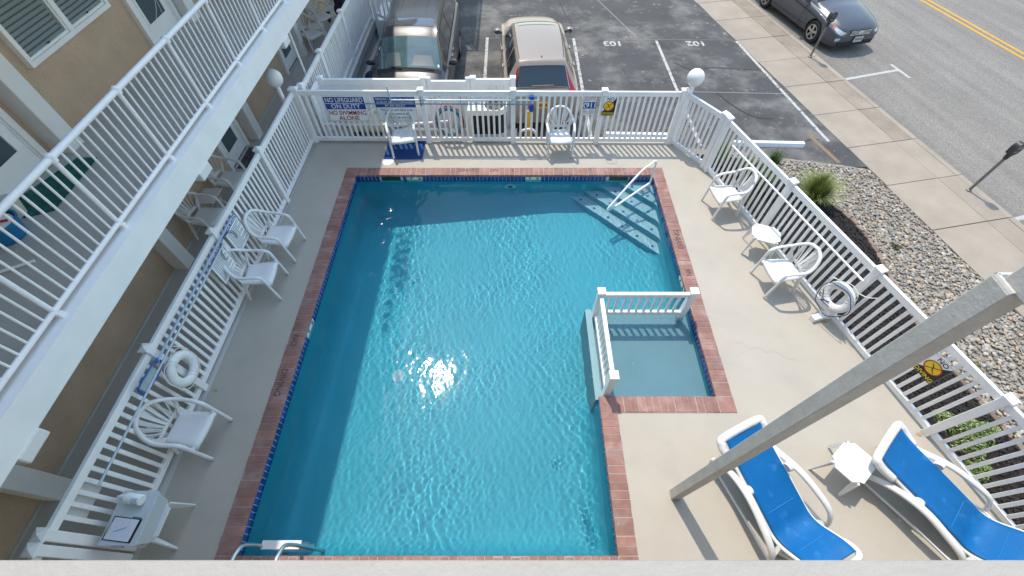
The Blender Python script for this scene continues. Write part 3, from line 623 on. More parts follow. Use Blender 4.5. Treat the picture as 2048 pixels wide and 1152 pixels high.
# ---------------------------------------------------------------- white picket fences
POSTM = MB().cbox(-.05, .05, -.05, .05, 0, 1.235, .006).mesh('post', M_VINYL)
CAPM = MB().add([(-.062, -.062, 1.235), (.062, -.062, 1.235), (.062, .062, 1.235), (-.062, .062, 1.235), (-.062, -.062, 1.265), (.062, -.062, 1.265), (.062, .062, 1.265), (-.062, .062, 1.265), (0, 0, 1.295)],
     [(3, 2, 1, 0), (0, 1, 5, 4), (1, 2, 6, 5), (2, 3, 7, 6), (3, 0, 4, 7), (4, 5, 8), (5, 6, 8), (6, 7, 8), (7, 4, 8)]).mesh('post_cap', M_VINYL)
def slat_mesh(z0, z1, w=.047, d=.024): return MB().cbox(-w / 2, w / 2, -d / 2, d / 2, z0, z1, .003).mesh('slat', M_VINYL)
SLAT = slat_mesh(.13, 1.115)
def fence(name, label, p, q, posts, pitch=.1155, z=0., post=True, cat='fence', slat=None, rails=((.045, .13), (1.115, 1.215)), railw=.045, caps=True):
    p, q = Vector((*p, z)), Vector((*q, z)); d = q - p; L = d.length; t = thing(name, label, cat, p, math.atan2(d.y, d.x))
    segs = sorted(posts)
    for x in segs if post else []:
        put('post', POSTM, t, (x, 0, 0)); 
        if caps: put('post_cap', CAPM, t, (x, 0, 0))
    for a, b in zip(segs[:-1], segs[1:]):
        e = .05 if post else 0
        for nm, (z0, z1) in zip(('bottom_rail', 'top_rail'), rails): MB().cbox(a + e, b - e, -railw / 2, railw / 2, z0, z1, .004).build(nm, M_VINYL, t)
        n = max(1, int(round((b - a - 2 * e) / pitch)) - 1); s = (b - a - 2 * e) / (n + 1)
        for i in range(n): put('slat', slat or SLAT, t, (a + e + s * (i + 1), random.gauss(0, .0008), 0), (random.gauss(0, .002), random.gauss(0, .0025), 0))
    return t
LFA, LFB = (-4.53, .47), (-4.445, 8.30); LL = (Vector(LFB) - Vector(LFA)).length
fence('pool_fence', 'long white picket fence between the shaded pool deck and the motel walkway', LFA, LFB, [0, 2.0, 3.95, 5.90, LL])
BW = FA[0] + 4.445
fence('pool_fence', 'white picket fence across the far side of the pool with signs on it', (-4.385, 8.30), (3.47, 8.25), [-.0, 2.535, 4.405, 6.255, 7.855])
fence('pool_fence', 'short angled white picket panel at the corner lamp post', FA, FB, [0, (Vector(FB) - Vector(FA)).length - .02], pitch=.11)
FL = (Vector(FC) - Vector(FB)).length
fence('pool_fence', 'sunlit white picket fence between the pool deck and the stone bed', (FB[0] + fdir.x * .11, FB[1] + fdir.y * .11), FC, [0, 1.86, 3.76, 5.72, 7.68])
# small gate at the near end of the shaded fence
g = thing('pool_gate', 'white gate at the near end of the shaded fence beside the hand sanitiser table', 'gate', (-4.535, .345, 0), -PI / 2)
put('post', POSTM, g); put('post_cap', CAPM, g)
for z0, z1 in ((.045, .13), (1.115, 1.215)): MB().cbox(.05, 1.0, -.022, .022, z0, z1, .004).build('gate_rail', M_VINYL, g)
for i in range(8): put('slat', SLAT, g, (.15 + .1155 * i, 0, 0))
# wading-pool fence (two short runs standing on the shelf)
KS = slat_mesh(.02, .47, .042, .024); 
KP = MB().cbox(-.05, .05, -.05, .05, -.24, .57, .006).mesh('post', M_VINYL); KC = CAPM.copy(); KC.transform(Matrix.Translation((0, 0, -.665)) @ Matrix.Identity(4))
def kid(label, p, q, posts):
    p, q = Vector((*p, -.11)), Vector((*q, -.11)); d = q - p; L = d.length; t = thing('wading_pool_fence', label, 'fence', p, math.atan2(d.y, d.x))
    for x in posts:
        put('post', KP, t, (x, 0, .11)); put('post_cap', KC, t, (x, 0, .11))
    a, b = (.05 if 0 in posts else 0), L - .05
    MB().cbox(a, b, -.025, .025, .045, .13, .004).build('bottom_rail', M_VINYL, t); MB().cbox(a, b, -.03, .03, .56, .635, .004).build('top_rail', M_VINYL, t)
    n = int(round((b - a) / .118)) - 1; s = (b - a) / (n + 1); sm = slat_mesh(.13, .56, .044, .026)
    for i in range(n): put('slat', sm, t, (a + s * (i + 1), 0, 0))
kid('low white fence along the far side of the shallow wading area', (1.375, 3.79), (2.80, 3.79), [0, 1.425]); kid('low white fence on the weir side of the shallow wading area', (1.375, 3.70), (1.375, 2.41), [1.29])
# walkway railing (square pickets) beyond the pool, steps and privacy fence
fence('walkway_railing', 'white picket railing on the raised walkway beside the parked minivan', (-4.31, 8.45), (-4.28, 14.4), [0, 1.4, 3.4, 5.95], cat='railing', rails=((.06, .14), (1.115, 1.215)), pitch=.105)
st = thing('entry_steps', 'white steps with picket handrails leading from the walkway down to the parking lot', 'steps', (-4.2, 14.3, GP))
for k in range(4): MB().cbox(.28 * k + .002, .28 * k + .30, 0, 1.3, -.02, .70 - .175 * (k + .0), .01).build('step', M_PAINT, st)
for y in (.02, 1.28):
    MB().beam((.1, y, 1.02 + .62), (1.45, y, .95), .05, .09).build('handrail', M_VINYL, st); MB().beam((.1, y, .72 + .16), (1.45, y, .14), .045, .07).build('handrail', M_VINYL, st)
    for x in (.08, 1.45): MB().cbox(x - .045, x + .045, y - .045, y + .045, 0 if x > 1 else .6, 1.05 if x > 1 else 1.75, .006).build('newel', M_VINYL, st)
    for i in range(9):
        x = .22 + .13 * i; zb = .88 - .74 * (x - .1) / 1.35; MB().box(x - .02, x + .02, y - .012, y + .012, zb, zb + .76).build('baluster', M_VINYL, st)
PY = 8.98; PT = 1.10
pf = thing('privacy_fence', 'solid white vinyl privacy fence between the equipment pad and the parked cars', 'fence', (-4.1, PY, GP))
hp = PT - GP
PPM = MB().cbox(-.055, .055, -.055, .055, 0, hp, .006).mesh('post', M_VINYL); PCM = CAPM.copy(); PCM.transform(Matrix.Translation((0, 0, hp - 1.235)))
def panel(parent, x0, x1, rail=True, name='board'):
    n = max(1, round((x1 - x0) / .15)); w = (x1 - x0) / n; bm_ = MB().cbox(-w / 2 + .002, w / 2 - .002, -.014, .014, .06, hp - .06, .004).mesh(name, M_VINYL)
    for i in range(n): put(name, bm_, parent, (x0 + w * (i + .5), 0, 0))
    MB().cbox(x0, x1, -.03, .03, hp - .14, hp - .02, .006).build('top_rail', M_VINYL, parent); MB().cbox(x0, x1, -.03, .03, .03, .16, .006).build('bottom_rail', M_VINYL, parent)
for x in (0, 2.20, 3.26, 4.12): put('post', PPM, pf, (x, 0, 0)); put('post_cap', PCM, pf, (x, 0, 0))
panel(pf, .055, 2.145); panel(pf, 3.315, 4.065)
side = thing('privacy_fence', 'short white vinyl panel closing the equipment corner by the walkway railing', 'fence', (-4.16, PY - .07, GP), -PI / 2); panel(side, .0, .5)
gt = thing('equipment_gate', 'white gate with narrow dark gaps between its boards in the privacy fence', 'gate', (-4.1 + 2.27, PY, GP))
for x in (.04, .88): MB().cbox(x - .045, x + .045, -.035, .035, .05, hp + .01, .006).build('stile', M_VINYL, gt)
MB().cbox(.085, .835, -.03, .03, hp - .32, hp - .06, .006).build('top_rail', M_VINYL, gt); MB().cbox(.085, .835, -.03, .03, .05, .2, .006).build('bottom_rail', M_VINYL, gt)
for i in range(5): MB().cbox(.10 + .148 * i, .10 + .148 * i + .122, -.015, .015, .2, hp - .32, .004).build('board', M_VINYL, gt)
for z in (.4, 1.3): MB().box(-.02, .06, -.045, -.036, z, z + .06).build('hinge', M_METER, gt)
# ---------------------------------------------------------------- resin armchairs
def make_chair(label, group, slotted=False):
    t = thing('patio_chair', label, 'chair', (0, 0, 0), 0, group)
    half = [(-.265, .245, .0), (-.267, .215, .30), (-.268, .185, .565), (-.272, .135, .625), (-.282, .03, .645), (-.285, -.09, .655), (-.268, -.175, .685), (-.225, -.245, .755), (-.135, -.305, .845), (0, -.33, .878)]
    P = smooth_path(half, 4); path = P + [Vector((-p.x, p.y, p.z)) for p in P[-2::-1]]
    n = len(path); r = [.028 if 6 < i < n - 7 else .024 for i in range(n)]
    MB().tube(path, r, 8, flat=.75).build('frame', M_PLASTIC, t, smooth=True, angle=0)
    # seat: shallow dish with a rolled front lip
    rows = []
    for j, v in enumerate((-.21, -.19, -.12, -.02, .08, .17, .215, .232, .236)):
        w = .205 + .035 * (v + .21) / .44; row = []
        for i in range(9):
            u = -1 + i / 4; z = .425 - .022 * (1 - u * u) * (1 - abs(v) * 2) + .006 * v
            if v > .2: z -= (v - .2) * 1.0 + (.03 if j == 8 else 0)
            if abs(u) == 1: z -= .018
            row.append((u * w, v + (.012 * (1 - u * u) if v > .1 else 0), z))
        rows.append(row)
    se = MB().grid([list(reversed(rw)) for rw in rows]).build('seat', M_PLASTIC, t, smooth=True, angle=0, fix=True); md = se.modifiers.new('t', 'SOLIDIFY'); md.thickness = .012
    # fan of back slats
    hp_ = [p for p in path if p.z > .662 and p.y < -.12]; cum = [0]
    for p, q in zip(hp_, hp_[1:]): cum.append(cum[-1] + (q - p).length)
    def on_hoop(f): return Vector([float(np.interp(f * cum[-1], cum, [p[i] for p in hp_])) for i in range(3)])
    for k in range(9):
        a = (k - 4) / 4; top = on_hoop(.03 + .94 * k / 8); bot = Vector((a * .165, -.226 + .030 * a * a, .505)); mid = (top + bot) / 2 + Vector((0, -.012, -.012 - .01 * abs(a)))
        pts = smooth_path([bot, mid, top], 3); mb = MB(); m_ = len(pts) - 1
        for i in range(m_):
            w0, w1 = .030 + .034 * i / m_, .030 + .034 * (i + 1) / m_; mb.beam(pts[i], pts[i + 1], w0, .009, (-a * .75, -.85, .35), w1, .009)
        mb.build('slat', M_PLASTIC, t)
    band = [[(x, -.213 - .012 * (1 - (x / .2) ** 2) - (.010 if z > .46 else 0), z) for x in np.linspace(-.185, .185, 9)] for z in (.455, .48, .51)]
    bo = MB().grid(band).build('back_band', M_PLASTIC, t, smooth=True, fix=True); bo.modifiers.new('t', 'SOLIDIFY').thickness = .012
    for s in (-1, 1):
        MB().beam((s * .175, -.20, .44), (s * .235, -.265, 0), .062, .034, (0, 1, 0), .034, .024).build('leg', M_PLASTIC, t)
        MB().beam((s * .185, -.20, .44), (s * .262, -.16, .66), .05, .016, (0, 1, 0)).build('arm_bracket', M_PLASTIC, t)
        MB().beam((s * .225, .20, .405), (s * .262, .205, .40), .03, .05).build('seat_bracket', M_PLASTIC, t)
    return t
def face(fx, fy): return math.atan2(-fx, fy)
G1 = 'white resin armchairs around the pool'
def front_pose(fm, f, off=.245):
    f = Vector(f).normalized(); return (fm[0] - f.x * off, fm[1] - f.y * off, 0), face(f.x, f.y)
c0 = make_chair('white resin armchair nearest the camera against the shaded picket fence', G1)
loc, rz = front_pose((-3.944, 1.73), (.995, -.10)); c0.location = loc; c0.rotation_euler = (0, 0, rz)
for fm, f, lb in (((-3.88, 4.294), (.996, .086), 'white resin armchair in front of the bather rules sign, nearer of the shaded pair'),
                  ((-3.836, 5.10), (.9987, -.051), 'white resin armchair beside the pool rules sign, farther of the shaded pair'),
                  ((-2.29, 7.75), (.19, -.98), 'white resin armchair standing on the blue mat'),
                  ((1.03, 7.714), (.05, -.998), 'white resin armchair at the far fence right of the air conditioner'),
                  ((3.81, 6.14), (-.99, -.12), 'sunlit white resin armchair nearest the pool steps'),
                  ((4.198, 4.325), (-.994, -.10), 'sunlit white resin armchair between the low table and the life ring')):
    loc, rz = front_pose(fm, f); dup(c0, loc, rz, lb)
G2 = 'white armchairs on the motel walkway'
for fm, f, lb in (((-5.29, 5.55), (.99, -.08), 'white armchair on the walkway, nearer one beside the slatted table'), ((-5.24, 6.56), (.99, -.08), 'white armchair on the walkway between the slatted table and the paver mat'),
                  ((-5.33, 12.42), (.86, -.5), 'white armchair on the walkway in front of a pilaster beside the minivan'), ((-5.33, 13.48), (.86, -.5), 'white armchair on the walkway nearest the beach cart')):
    loc, rz = front_pose(fm, f); dup(c0, loc, rz, lb, G2)
# ---------------------------------------------------------------- low tables
def make_table(label, group):
    t = thing('side_table', label, 'table', (0, 0, 0), 0, group); a, b, c, e = .235, .20, .095, .018
    oct_ = [(-a + c, -b), (a - c, -b), (a - c + e, -b + c * .35), (a, -b + c), (a, b - c), (a - c + e, b - c * .35), (a - c, b), (-a + c, b), (-a + c - e, b - c * .35), (-a, b - c), (-a, -b + c), (-a + c - e, -b + c * .35)]
    MB().prism(oct_, .40, .425).build('table_top', M_PLASTIC, t, fix=True)
    for sx in (-1, 1):
        for sy in (-1, 1): MB().beam((sx * .17, sy * .145, .41), (sx * .232, sy * .20, 0), .085, .022, (-sx, sy, 0), .032, .016).build('leg', M_PLASTIC, t)
    return t
GT = 'low white resin side tables'
t0 = make_table('low white resin table between the two sunlit armchairs', GT); t0.location = (4.43, 5.13, 0); t0.rotation_euler = (0, 0, rad(-20))
t1 = dup(t0, (4.21, 1.33, 0), rad(38), 'low white resin table between the two blue loungers'); t2 = dup(t0, (-4.19, .69, 0), rad(88), 'low white resin table under the clear plastic bin')
t3 = dup(t0, (-5.50, 12.93, 0), rad(20), 'low white resin table between two walkway armchairs near the minivan')
tb = thing('slatted_table', 'small white slatted table between two walkway armchairs', 'table', (-5.66, 6.06, 0))
for i in range(7): MB().cbox(-.17 + .0, .17, -.20 + .0585 * i, -.20 + .0585 * i + .05, .43, .448, .004).build('slat', M_PLASTIC, tb)
for y in (-.15, .15): MB().beam((-.16, y, .42), (.16, y, .42), .03, .02).build('apron', M_PLASTIC, tb)
for sx in (-1, 1):
    for sy in (-1, 1): MB().beam((sx * .15, sy * .16, .42), (-sx * .15, sy * .18, 0), .025, .02).build('leg', M_PLASTIC, tb)
# ---------------------------------------------------------------- loungers
def make_lounger(label, group, zh, hip=1.19):
    """local: head at y = 0, feet towards +y; zh = height of the head end"""
    t = thing('sun_lounger', label, 'sun lounger', (0, 0, 0), 0, group); F = hip + .45
    prof = smooth_path([(0, -.03, zh + .045), (0, .20, zh - .06), (0, .55 * hip, .24 + (zh - .24) * .46), (0, hip - .16, .285), (0, hip, .235), (0, hip + .14, .275), (0, F - .12, .455), (0, F, .51)], 5)
    rows = [[(u * .272, p.y, p.z - .016 * (1 - u ** 2) + .014 * abs(u) ** 6) for u in np.linspace(1, -1, 11)] for p in prof]
    sl_ = MB().grid(rows).build('sling', M_SLING, t, smooth=True, fix=True); sl_.modifiers.new('t', 'SOLIDIFY').thickness = .008
    for fy in (.42, .78):
        p = prof[int(fy * (len(prof) - 1))]; MB().box(-.255, .255, p.y - .004, p.y + .004, p.z + .001, p.z + .004).build('stitched_seam', mat('sling_seam', (.012, .165, .43), .7), t)
    for s in (-1, 1):
        MB().tube([(s * .286, p.y, p.z - .02) for p in prof], .022, 8, flat=.9).build('side_rail', M_PLASTIC, t, smooth=True)
        zs_ = .24 + (zh - .24) * .62
        arch = smooth_path([(s * .31, .12, .02), (s * .335, .10, .22), (s * .345, .22, zs_ - .10), (s * .35, .42, zs_ - .02), (s * .385, .66, zs_ + .02), (s * .43, .95, zs_ - .04), (s * .455, 1.15, .33), (s * .455, 1.26, .15), (s * .45, 1.29, .0)], 5)
        r = [.027 + .018 * math.sin(PI * i / (len(arch) - 1)) for i in range(len(arch))]
        MB().tube(arch, r, 10, flat=.72).build('arm', M_PLASTIC, t, smooth=True, angle=0)
        MB().tube([(s * .33, .14, .09), (s * .39, .75, .10), (s * .445, 1.27, .09)], .016, 6).build('stretcher', M_PLASTIC, t, smooth=True)
        MB().lathe([(0, -.04), (.05, -.04), (.06, .0), (.05, .04), (0, .04)], 14, (s * .325, .56, zs_ - .01), 'x').build('hinge_boss', M_PLASTIC, t, smooth=True)
        MB().beam((s * .27, F - .12, .43), (s * .26, F - .30, 0), .05, .03, (0, 1, 0), .04, .03).build('leg', M_PLASTIC, t)
        MB().beam((s * .44, 1.25, .10), (s * .285, hip + .1, .245), .04, .03).build('arm_bracket', M_PLASTIC, t)
    cap = smooth_path([(-.295, .24, zh - .10), (-.325, .10, zh - .045), (-.325, .02, zh + .0), (-.26, -.035, zh + .03), (.26, -.035, zh + .03), (.325, .02, zh + .0), (.325, .10, zh - .045), (.295, .24, zh - .10)], 5)
    MB().tube(cap, .052, 10, flat=.85).build('head_frame', M_PLASTIC, t, smooth=True, angle=0)
    cap = smooth_path([(-.285, F - .12, .44), (-.305, F - .02, .49), (-.27, F + .045, .52), (-.15, F + .06, .525), (.15, F + .06, .525), (.27, F + .045, .52), (.305, F - .02, .49), (.285, F - .12, .44)], 5)
    MB().tube(cap, .033, 8, flat=.8).build('foot_frame', M_PLASTIC, t, smooth=True, angle=0)
    MB().beam((-.26, F - .28, .14), (.26, F - .28, .14), .04, .03).build('crossbar', M_PLASTIC, t); MB().beam((-.33, .12, .12), (.33, .12, .12), .04, .03).build('crossbar', M_PLASTIC, t)
    return t
GLG = 'blue sling sun loungers'
l0 = make_lounger('blue sling sun lounger partly hidden by the leaning white column', GLG, .60, 1.07); l0.location = (2.845, 1.645, 0); l0.rotation_euler = (0, 0, math.atan2(-.425, -.905))
l1 = make_lounger('blue sling sun lounger beside the picket fence, its head touching the low table', GLG, .58, 1.19); l1.location = (4.62, 1.51, 0); l1.rotation_euler = (0, 0, math.atan2(-.656, -.755))
# ---------------------------------------------------------------- column and the photographer's own balcony
M_COLP = mat('column_paint', (.50, .485, .45), .55, var=.10, vscale=5, fine=.08, fscale=30, bump=.3, bscale=45, col2=(.42, .36, .27), c2scale=5, c2lo=.64, c2hi=.78)
cl = thing('porch_column', 'square white painted column rising from the sunny deck past the lounger', 'column', (2.07, 1.04, 0))
MB().cbox(-.06, .06, -.055, .055, 0, 4.56, .006).build('shaft', M_COLP, cl); MB().tube([(-.045, .05, 4.562), (.05, .05, 4.562)], .012, 6).tube([(-.045, .05, 4.562), (-.045, -.05, 4.562)], .012, 6).build('caulk_bead', M_COLP, cl, smooth=True)
MB().cbox(-.035, .085, -2.7, .03, 4.5605, 4.82, .006).build('beam', M_COLP, cl); MB().box(-.062, .062, -.057, .057, 0, .012).build('base_trim', M_COLP, cl)
w = thing('motel_wing', 'pale motel wing with a white balcony ledge along the bottom edge of the picture', 'building', (0, -1.8, 0), 0)
def wp(n, m, mb): o = mb.build(n, m, w, fix=True); o.matrix_parent_inverse = Matrix.Translation((0, 1.8, 0)); return o
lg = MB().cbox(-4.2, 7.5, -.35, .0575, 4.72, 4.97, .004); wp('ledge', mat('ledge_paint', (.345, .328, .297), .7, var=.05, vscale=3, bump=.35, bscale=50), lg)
wp('ledge', M_PAINT, MB().box(-4.2, 7.5, -.35, -.02, 2.12, 2.45)); wp('floor_slab', M_SLABTOP, MB().box(-4.2, 7.5, -1.8, -.35, 4.70, 4.94)); wp('floor_slab', M_SLABTOP, MB().box(-4.2, 7.5, -1.8, -.35, 2.12, 2.43))
wp('wall', M_STUCCO, MB().box(-4.2, 7.5, -2.2, -1.8, 0, 7.4))
# ---------------------------------------------------------------- lamps
def globe(label, x, y, zc, z0):
    t = thing('globe_lamp', label, 'lamp', (x, y, z0), 0, 'white globe lamps on posts'); h = zc - z0
    MB().tube([(0, 0, 0), (0, 0, h - .13)], .042, 12).lathe([(.0, h - .16), (.075, h - .155), (.085, h - .12), (.06, h - .10), (0, h - .10)], 16).build('lamp_post', M_VINYL, t, smooth=True)
    MB().lathe([(.165 * math.sin(a), h - .165 * math.cos(a)) for a in np.linspace(0, PI, 17)], 32).build('globe', M_GLOBE, t, smooth=True, angle=0)
globe('white globe lamp above the sunny fence corner', 3.60, 8.26, 1.50, 0); globe('white globe lamp on a post in the shade by the walkway', -4.56, 8.05, 1.60, 0)
# ---------------------------------------------------------------- pool handrail and ladder
hr = thing('pool_handrail', 'white bent pipe handrail over the corner pool steps', 'handrail', (2.86, 6.97, ZW - .12), rad(217))
pts = [(.0, 0, 0), (.0, 0, .62), (.03, 0, .755), (.10, 0, .79), (.20, 0, .765), (.46, 0, .70), (1.08, 0, .26), (1.165, 0, .205), (1.20, 0, .13), (1.15, 0, .085), (1.05, 0, .095), (.30, 0, .175), (.02, 0, .20)]
MB().tube(smooth_path(pts, 5), .021, 10).build('rail_pipe', M_VINYL, hr, smooth=True, angle=0)
MB().tube([(.18, 0, 0), (.18, 0, .185)], .02, 10).build('stub_pipe', M_VINYL, hr, smooth=True)
for x in (0, .18): MB().lathe([(0, .03), (.03, .03), (.055, .012), (.06, 0)], 18, (x, 0, 0)).build('flange', M_PLASTIC, hr, smooth=True)
ld = thing('pool_ladder', 'aluminium pool ladder with pale treads at the near end of the pool', 'ladder', (-2.76, .42, 0))
for x in (-.235, .235): MB().tube(smooth_path([(x, -.30, 0), (x, -.30, .36), (x, -.24, .50), (x, -.14, .55), (x, -.03, .50), (x, .04, .36), (x, .06, -.2), (x, .06, -1.05)], 5), .022, 10).build('ladder_rail', M_ALU, ld, smooth=True, angle=0)
for z in (.02, -.24, -.50): MB().cbox(-.235, .235, .02, .115, z - .02, z, .006).build('tread', M_PLASTIC, ld)
# ---------------------------------------------------------------- life rings
def life_ring(label, loc, rot, rope2=None):
    t = thing('life_ring', label, 'life ring', loc, 0, 'white life rings on the fences', rot)
    n = 40; mb = MB(); mb.tube([(.185 * math.cos(2 * PI * i / n), .185 * math.sin(2 * PI * i / n), 0) for i in range(n)], .063, 14, closed=True, flat=.8, up=(0, 0, 1)); mb.build('ring', M_RING, t, smooth=True, angle=0)
    for a in (.6, 2.2, 3.75, 5.3):
        c = Vector((.185 * math.cos(a), .185 * math.sin(a), 0)); d = Vector((-math.sin(a), math.cos(a), 0)); q = []
        for k in range(16):
            th = 2 * PI * k / 16; r = Vector((math.cos(a), math.sin(a), 0)) * (.066 * math.cos(th)) + Vector((0, 0, .054 * math.sin(th))); q.append(c + r)
        mb = MB()
        for j in (-.022, .022): mb.tube([p + d * j for p in q], .004, 5, closed=True)
        mb.build('band', M_ROPE, t, smooth=True)
    for i, a in enumerate((.6, 2.2, 3.75, 5.3)):
        b = a + 1.55; m_ = (a + b) / 2; r = .255; MB().tube(smooth_path([(r * math.cos(a), r * math.sin(a), .01), ((r + .035) * math.cos(a + .4), (r + .035) * math.sin(a + .4), .0), ((r + .03) * math.cos(m_ + .2), (r + .03) * math.sin(m_ + .2), .0), (r * math.cos(b), r * math.sin(b), .01)], 4), .006, 5).build('grab_rope', M_ROPE, t, smooth=True)
    for pts in (rope2 or []): MB().tube(smooth_path(pts, 6), .007, 5).build('rope', M_BLUEROPE if pts[0][2] > .055 else M_ROPE, t, smooth=True)
    return t
life_ring('white life ring hanging on the shaded picket fence', (-4.385, 2.455, .69), (PI / 2 - .12, .5, PI / 2), [[(-.28, .33, .0), (-.1, .40, .02), (.05, .32, .03), (.17, .2, .04)], [(-.3, .3, .02), (-.3, .0, .03), (-.14, -.26, .03)]])
fa = math.atan2(fdir.y, fdir.x)
coil = [(.02 + (.27 + .02 * math.sin(3 * a)) * math.cos(a), -.06 + (.25 + .015 * math.cos(5 * a)) * math.sin(a), .065 + .008 * math.sin(2 * a)) for a in np.linspace(.9, -9.5, 46)]
life_ring('white life ring with coiled navy rope on the sunny picket fence', (5.02, 3.74, .50), (PI / 2 - .22, 0, fa), [coil, [(.12, .28, .03), (.25, .33, .02), (.34, .42, .0)], [(-.2, -.05, .06), (-.1, -.16, .05), (.0, -.12, .05), (-.12, -.2, .05), (.05, -.18, .05)], [(-.25, .0, .0), (-.3, .12, .0), (-.22, .18, .0)]])
b = thing('ring_bracket', 'small white bracket at the foot of the life ring post on the sunny deck', 'bracket', (5.02, 3.68, 0), fa); MB().cbox(-.05, .05, -.2, .1, .0, .09, .006).build('bracket_box', M_VINYL, b); MB().cbox(-.04, .04, .02, .1, .09, .30, .006).build('bracket_arm', M_VINYL, b)
# ---------------------------------------------------------------- poles on the fences
def pole(name, label, cat, a, b, r, m, extra=None):
    t = thing(name, label, cat, a); d = Vector(b) - Vector(a); MB().tube([(0, 0, 0), tuple(d)], r, 10).build('pole_shaft', m, t, smooth=True)
    if extra: extra(t, d)
    return t
def net(t, d):
    fr = smooth_path([(0, 0, -.0), (.0, .02, -.05), (.0, -.10, -.11), (0, -.38, -.07), (0, -.41, .0), (0, -.37, .06), (0, -.1, .045), (0, .02, .02)], 5, closed=True)
    MB().tube(fr, .012, 6, closed=True).build('net_frame', M_NETBLUE, t, smooth=True)
    MB().add([(0.002, -.10, -.10), (0.002, -.38, -.06), (0.002, -.37, .05), (0.002, -.1, .04)], [(0, 1, 2, 3)]).build('mesh_net', mat('net_mesh', (.5, .6, .66), .8, trans=.6), t)
    MB().tube([(0, .0, 0), (0, -.03, 0)], .017, 8).build('net_socket', M_NETBLUE, t, smooth=True)
pole('skimmer_net', 'blue framed skimmer net on a blue pole hung along the shaded fence', 'skimmer net', (-4.385, 2.36, 1.13), (-4.385, 4.80, 1.14), .014, M_POLE, net)
pole('telescopic_pole', 'long bare silver pool pole hung along the shaded fence', 'pole', (-4.37, .94, 1.07), (-4.37, 4.35, 1.06), .014, mat('silver_blue', (.45, .52, .58), .3, metal=.4))
pole('rescue_pole', 'long white reach pole hung along the sunny picket fence', 'pole', (4.08, 6.78, 1.02), (5.03, 3.66, 1.02), .016, M_VINYL)
def hooks(t, d):
    for x in (.62, 2.42):
        MB().tube(smooth_path([(x, .03, .05), (x, -.02, .02), (x, -.03, -.1), (x, .02, -.13)], 4), .008, 6).build('hook', M_GALV, t, smooth=True)
pole('telescopic_pole', 'blue grey pool pole on hooks across the far fence, upper one', 'pole', (-2.48, 8.19, 1.07), (.55, 8.16, 1.08), .013, mat('pale_blue_pole', (.42, .52, .60), .3, metal=.3), hooks)
pole('telescopic_pole', 'blue grey pool pole on hooks across the far fence, lower one', 'pole', (-3.05, 8.19, .99), (.38, 8.17, .99), .013, mat('slate_blue_pole', (.20, .29, .38), .3, metal=.3))
pole('brush_handle', 'upright pale blue brush handle above the age limit sign', 'handle', (-2.47, 8.20, 1.0), (-2.50, 8.25, 1.33), .016, mat('aqua_handle', (.40, .55, .60), .4))
cr = MB()
for r in (.17, .19): cr.tube(smooth_path([(0, r * 1.3 * math.cos(a), r * math.sin(a)) for a in np.linspace(-.4, 3.6, 14)], 3), .004, 5)
tag(cr.build('cord_loop', M_BLUEROPE, None, (-4.38, 4.42, .93), smooth=True), 'dark cord loops hanging in front of the pool rules sign', 'cord')

# ---------------------------------------------------------------- signs
def sign(name, label, loc, rot, w, h, bands, texts, bars=(), base=M_SIGN):
    t = thing(name, label, 'sign', loc, 0, None, rot)
    MB().cbox(-w / 2, w / 2, -h / 2, h / 2, -.006, 0, .002).build('board', base, t)
    fb = .005
    for q in ((-w / 2, w / 2, -h / 2, -h / 2 + fb), (-w / 2, w / 2, h / 2 - fb, h / 2), (-w / 2, -w / 2 + fb, -h / 2 + fb, h / 2 - fb), (w / 2 - fb, w / 2, -h / 2 + fb, h / 2 - fb)): MB().box(*q, -.001, .0016).build('board_edge', M_GREYPR, t)
    for y0, y1, m in bands: MB().box(-w / 2 + .004, w / 2 - .004, y0, y1, .0004, .0012).build('printed_band', m, t)
    for s, x, y, size, m, *rest in texts:
        me = text_mesh(s, size * 1.06, m, .012, .0006, rest[0] if rest else 'CENTER'); ext = max((abs(v.co.x) for v in me.vertices), default=0)
        if not rest and ext > w * .465: me.transform(Matrix.Diagonal((w * .465 / ext, 1, 1, 1)))
        put('lettering', me, t, (x, y, .0022))
    for x0, x1, y, th, m in bars: MB().box(x0, x1, y - th / 2, y + th / 2, .0006, .0012).build('fine_print', m, t)
    for sx in (-1, 1):
        for sy in (-1, 1): MB().lathe([(.006, .0), (.006, .002), (0, .003)], 8, (sx * (w / 2 - .015), sy * (h / 2 - .015), 0)).build('screw', M_ALU, t)
    return t
RB = (PI / 2, 0, 0)
sign('pool_sign', 'blue and white no lifeguard on duty sign on the far fence', (-3.45, 8.255, .825), RB, .83, .545, [(.135, .268, M_BLUE), (-.0, .122, M_BLUE)],
     [('NO LIFEGUARD', 0, .20, .128, M_SIGN), ('ON DUTY', 0, .062, .125, M_SIGN), ('NO SWIMMING', 0, -.085, .130, M_RED), ('ALONE', .0, -.205, .125, M_RED)])
sign('pool_sign', 'blue and white sign about persons under the age limit behind the chair', (-2.41, 8.255, .825), RB, .83, .545, [(.045, .268, M_BLUE)],
     [('PERSONS UNDER THE AGE OF', 0, .225, .062, M_SIGN), ('16 MUST BE ACCOMPANIED', 0, .155, .062, M_SIGN), ('BY AN ADULT.', 0, .085, .062, M_SIGN), ('This pool and deck area', 0, -.015, .066, M_GREYPR), ('shall be used at the', 0, -.10, .066, M_GREYPR), ('owners risk and not', 0, -.185, .066, M_GREYPR)])
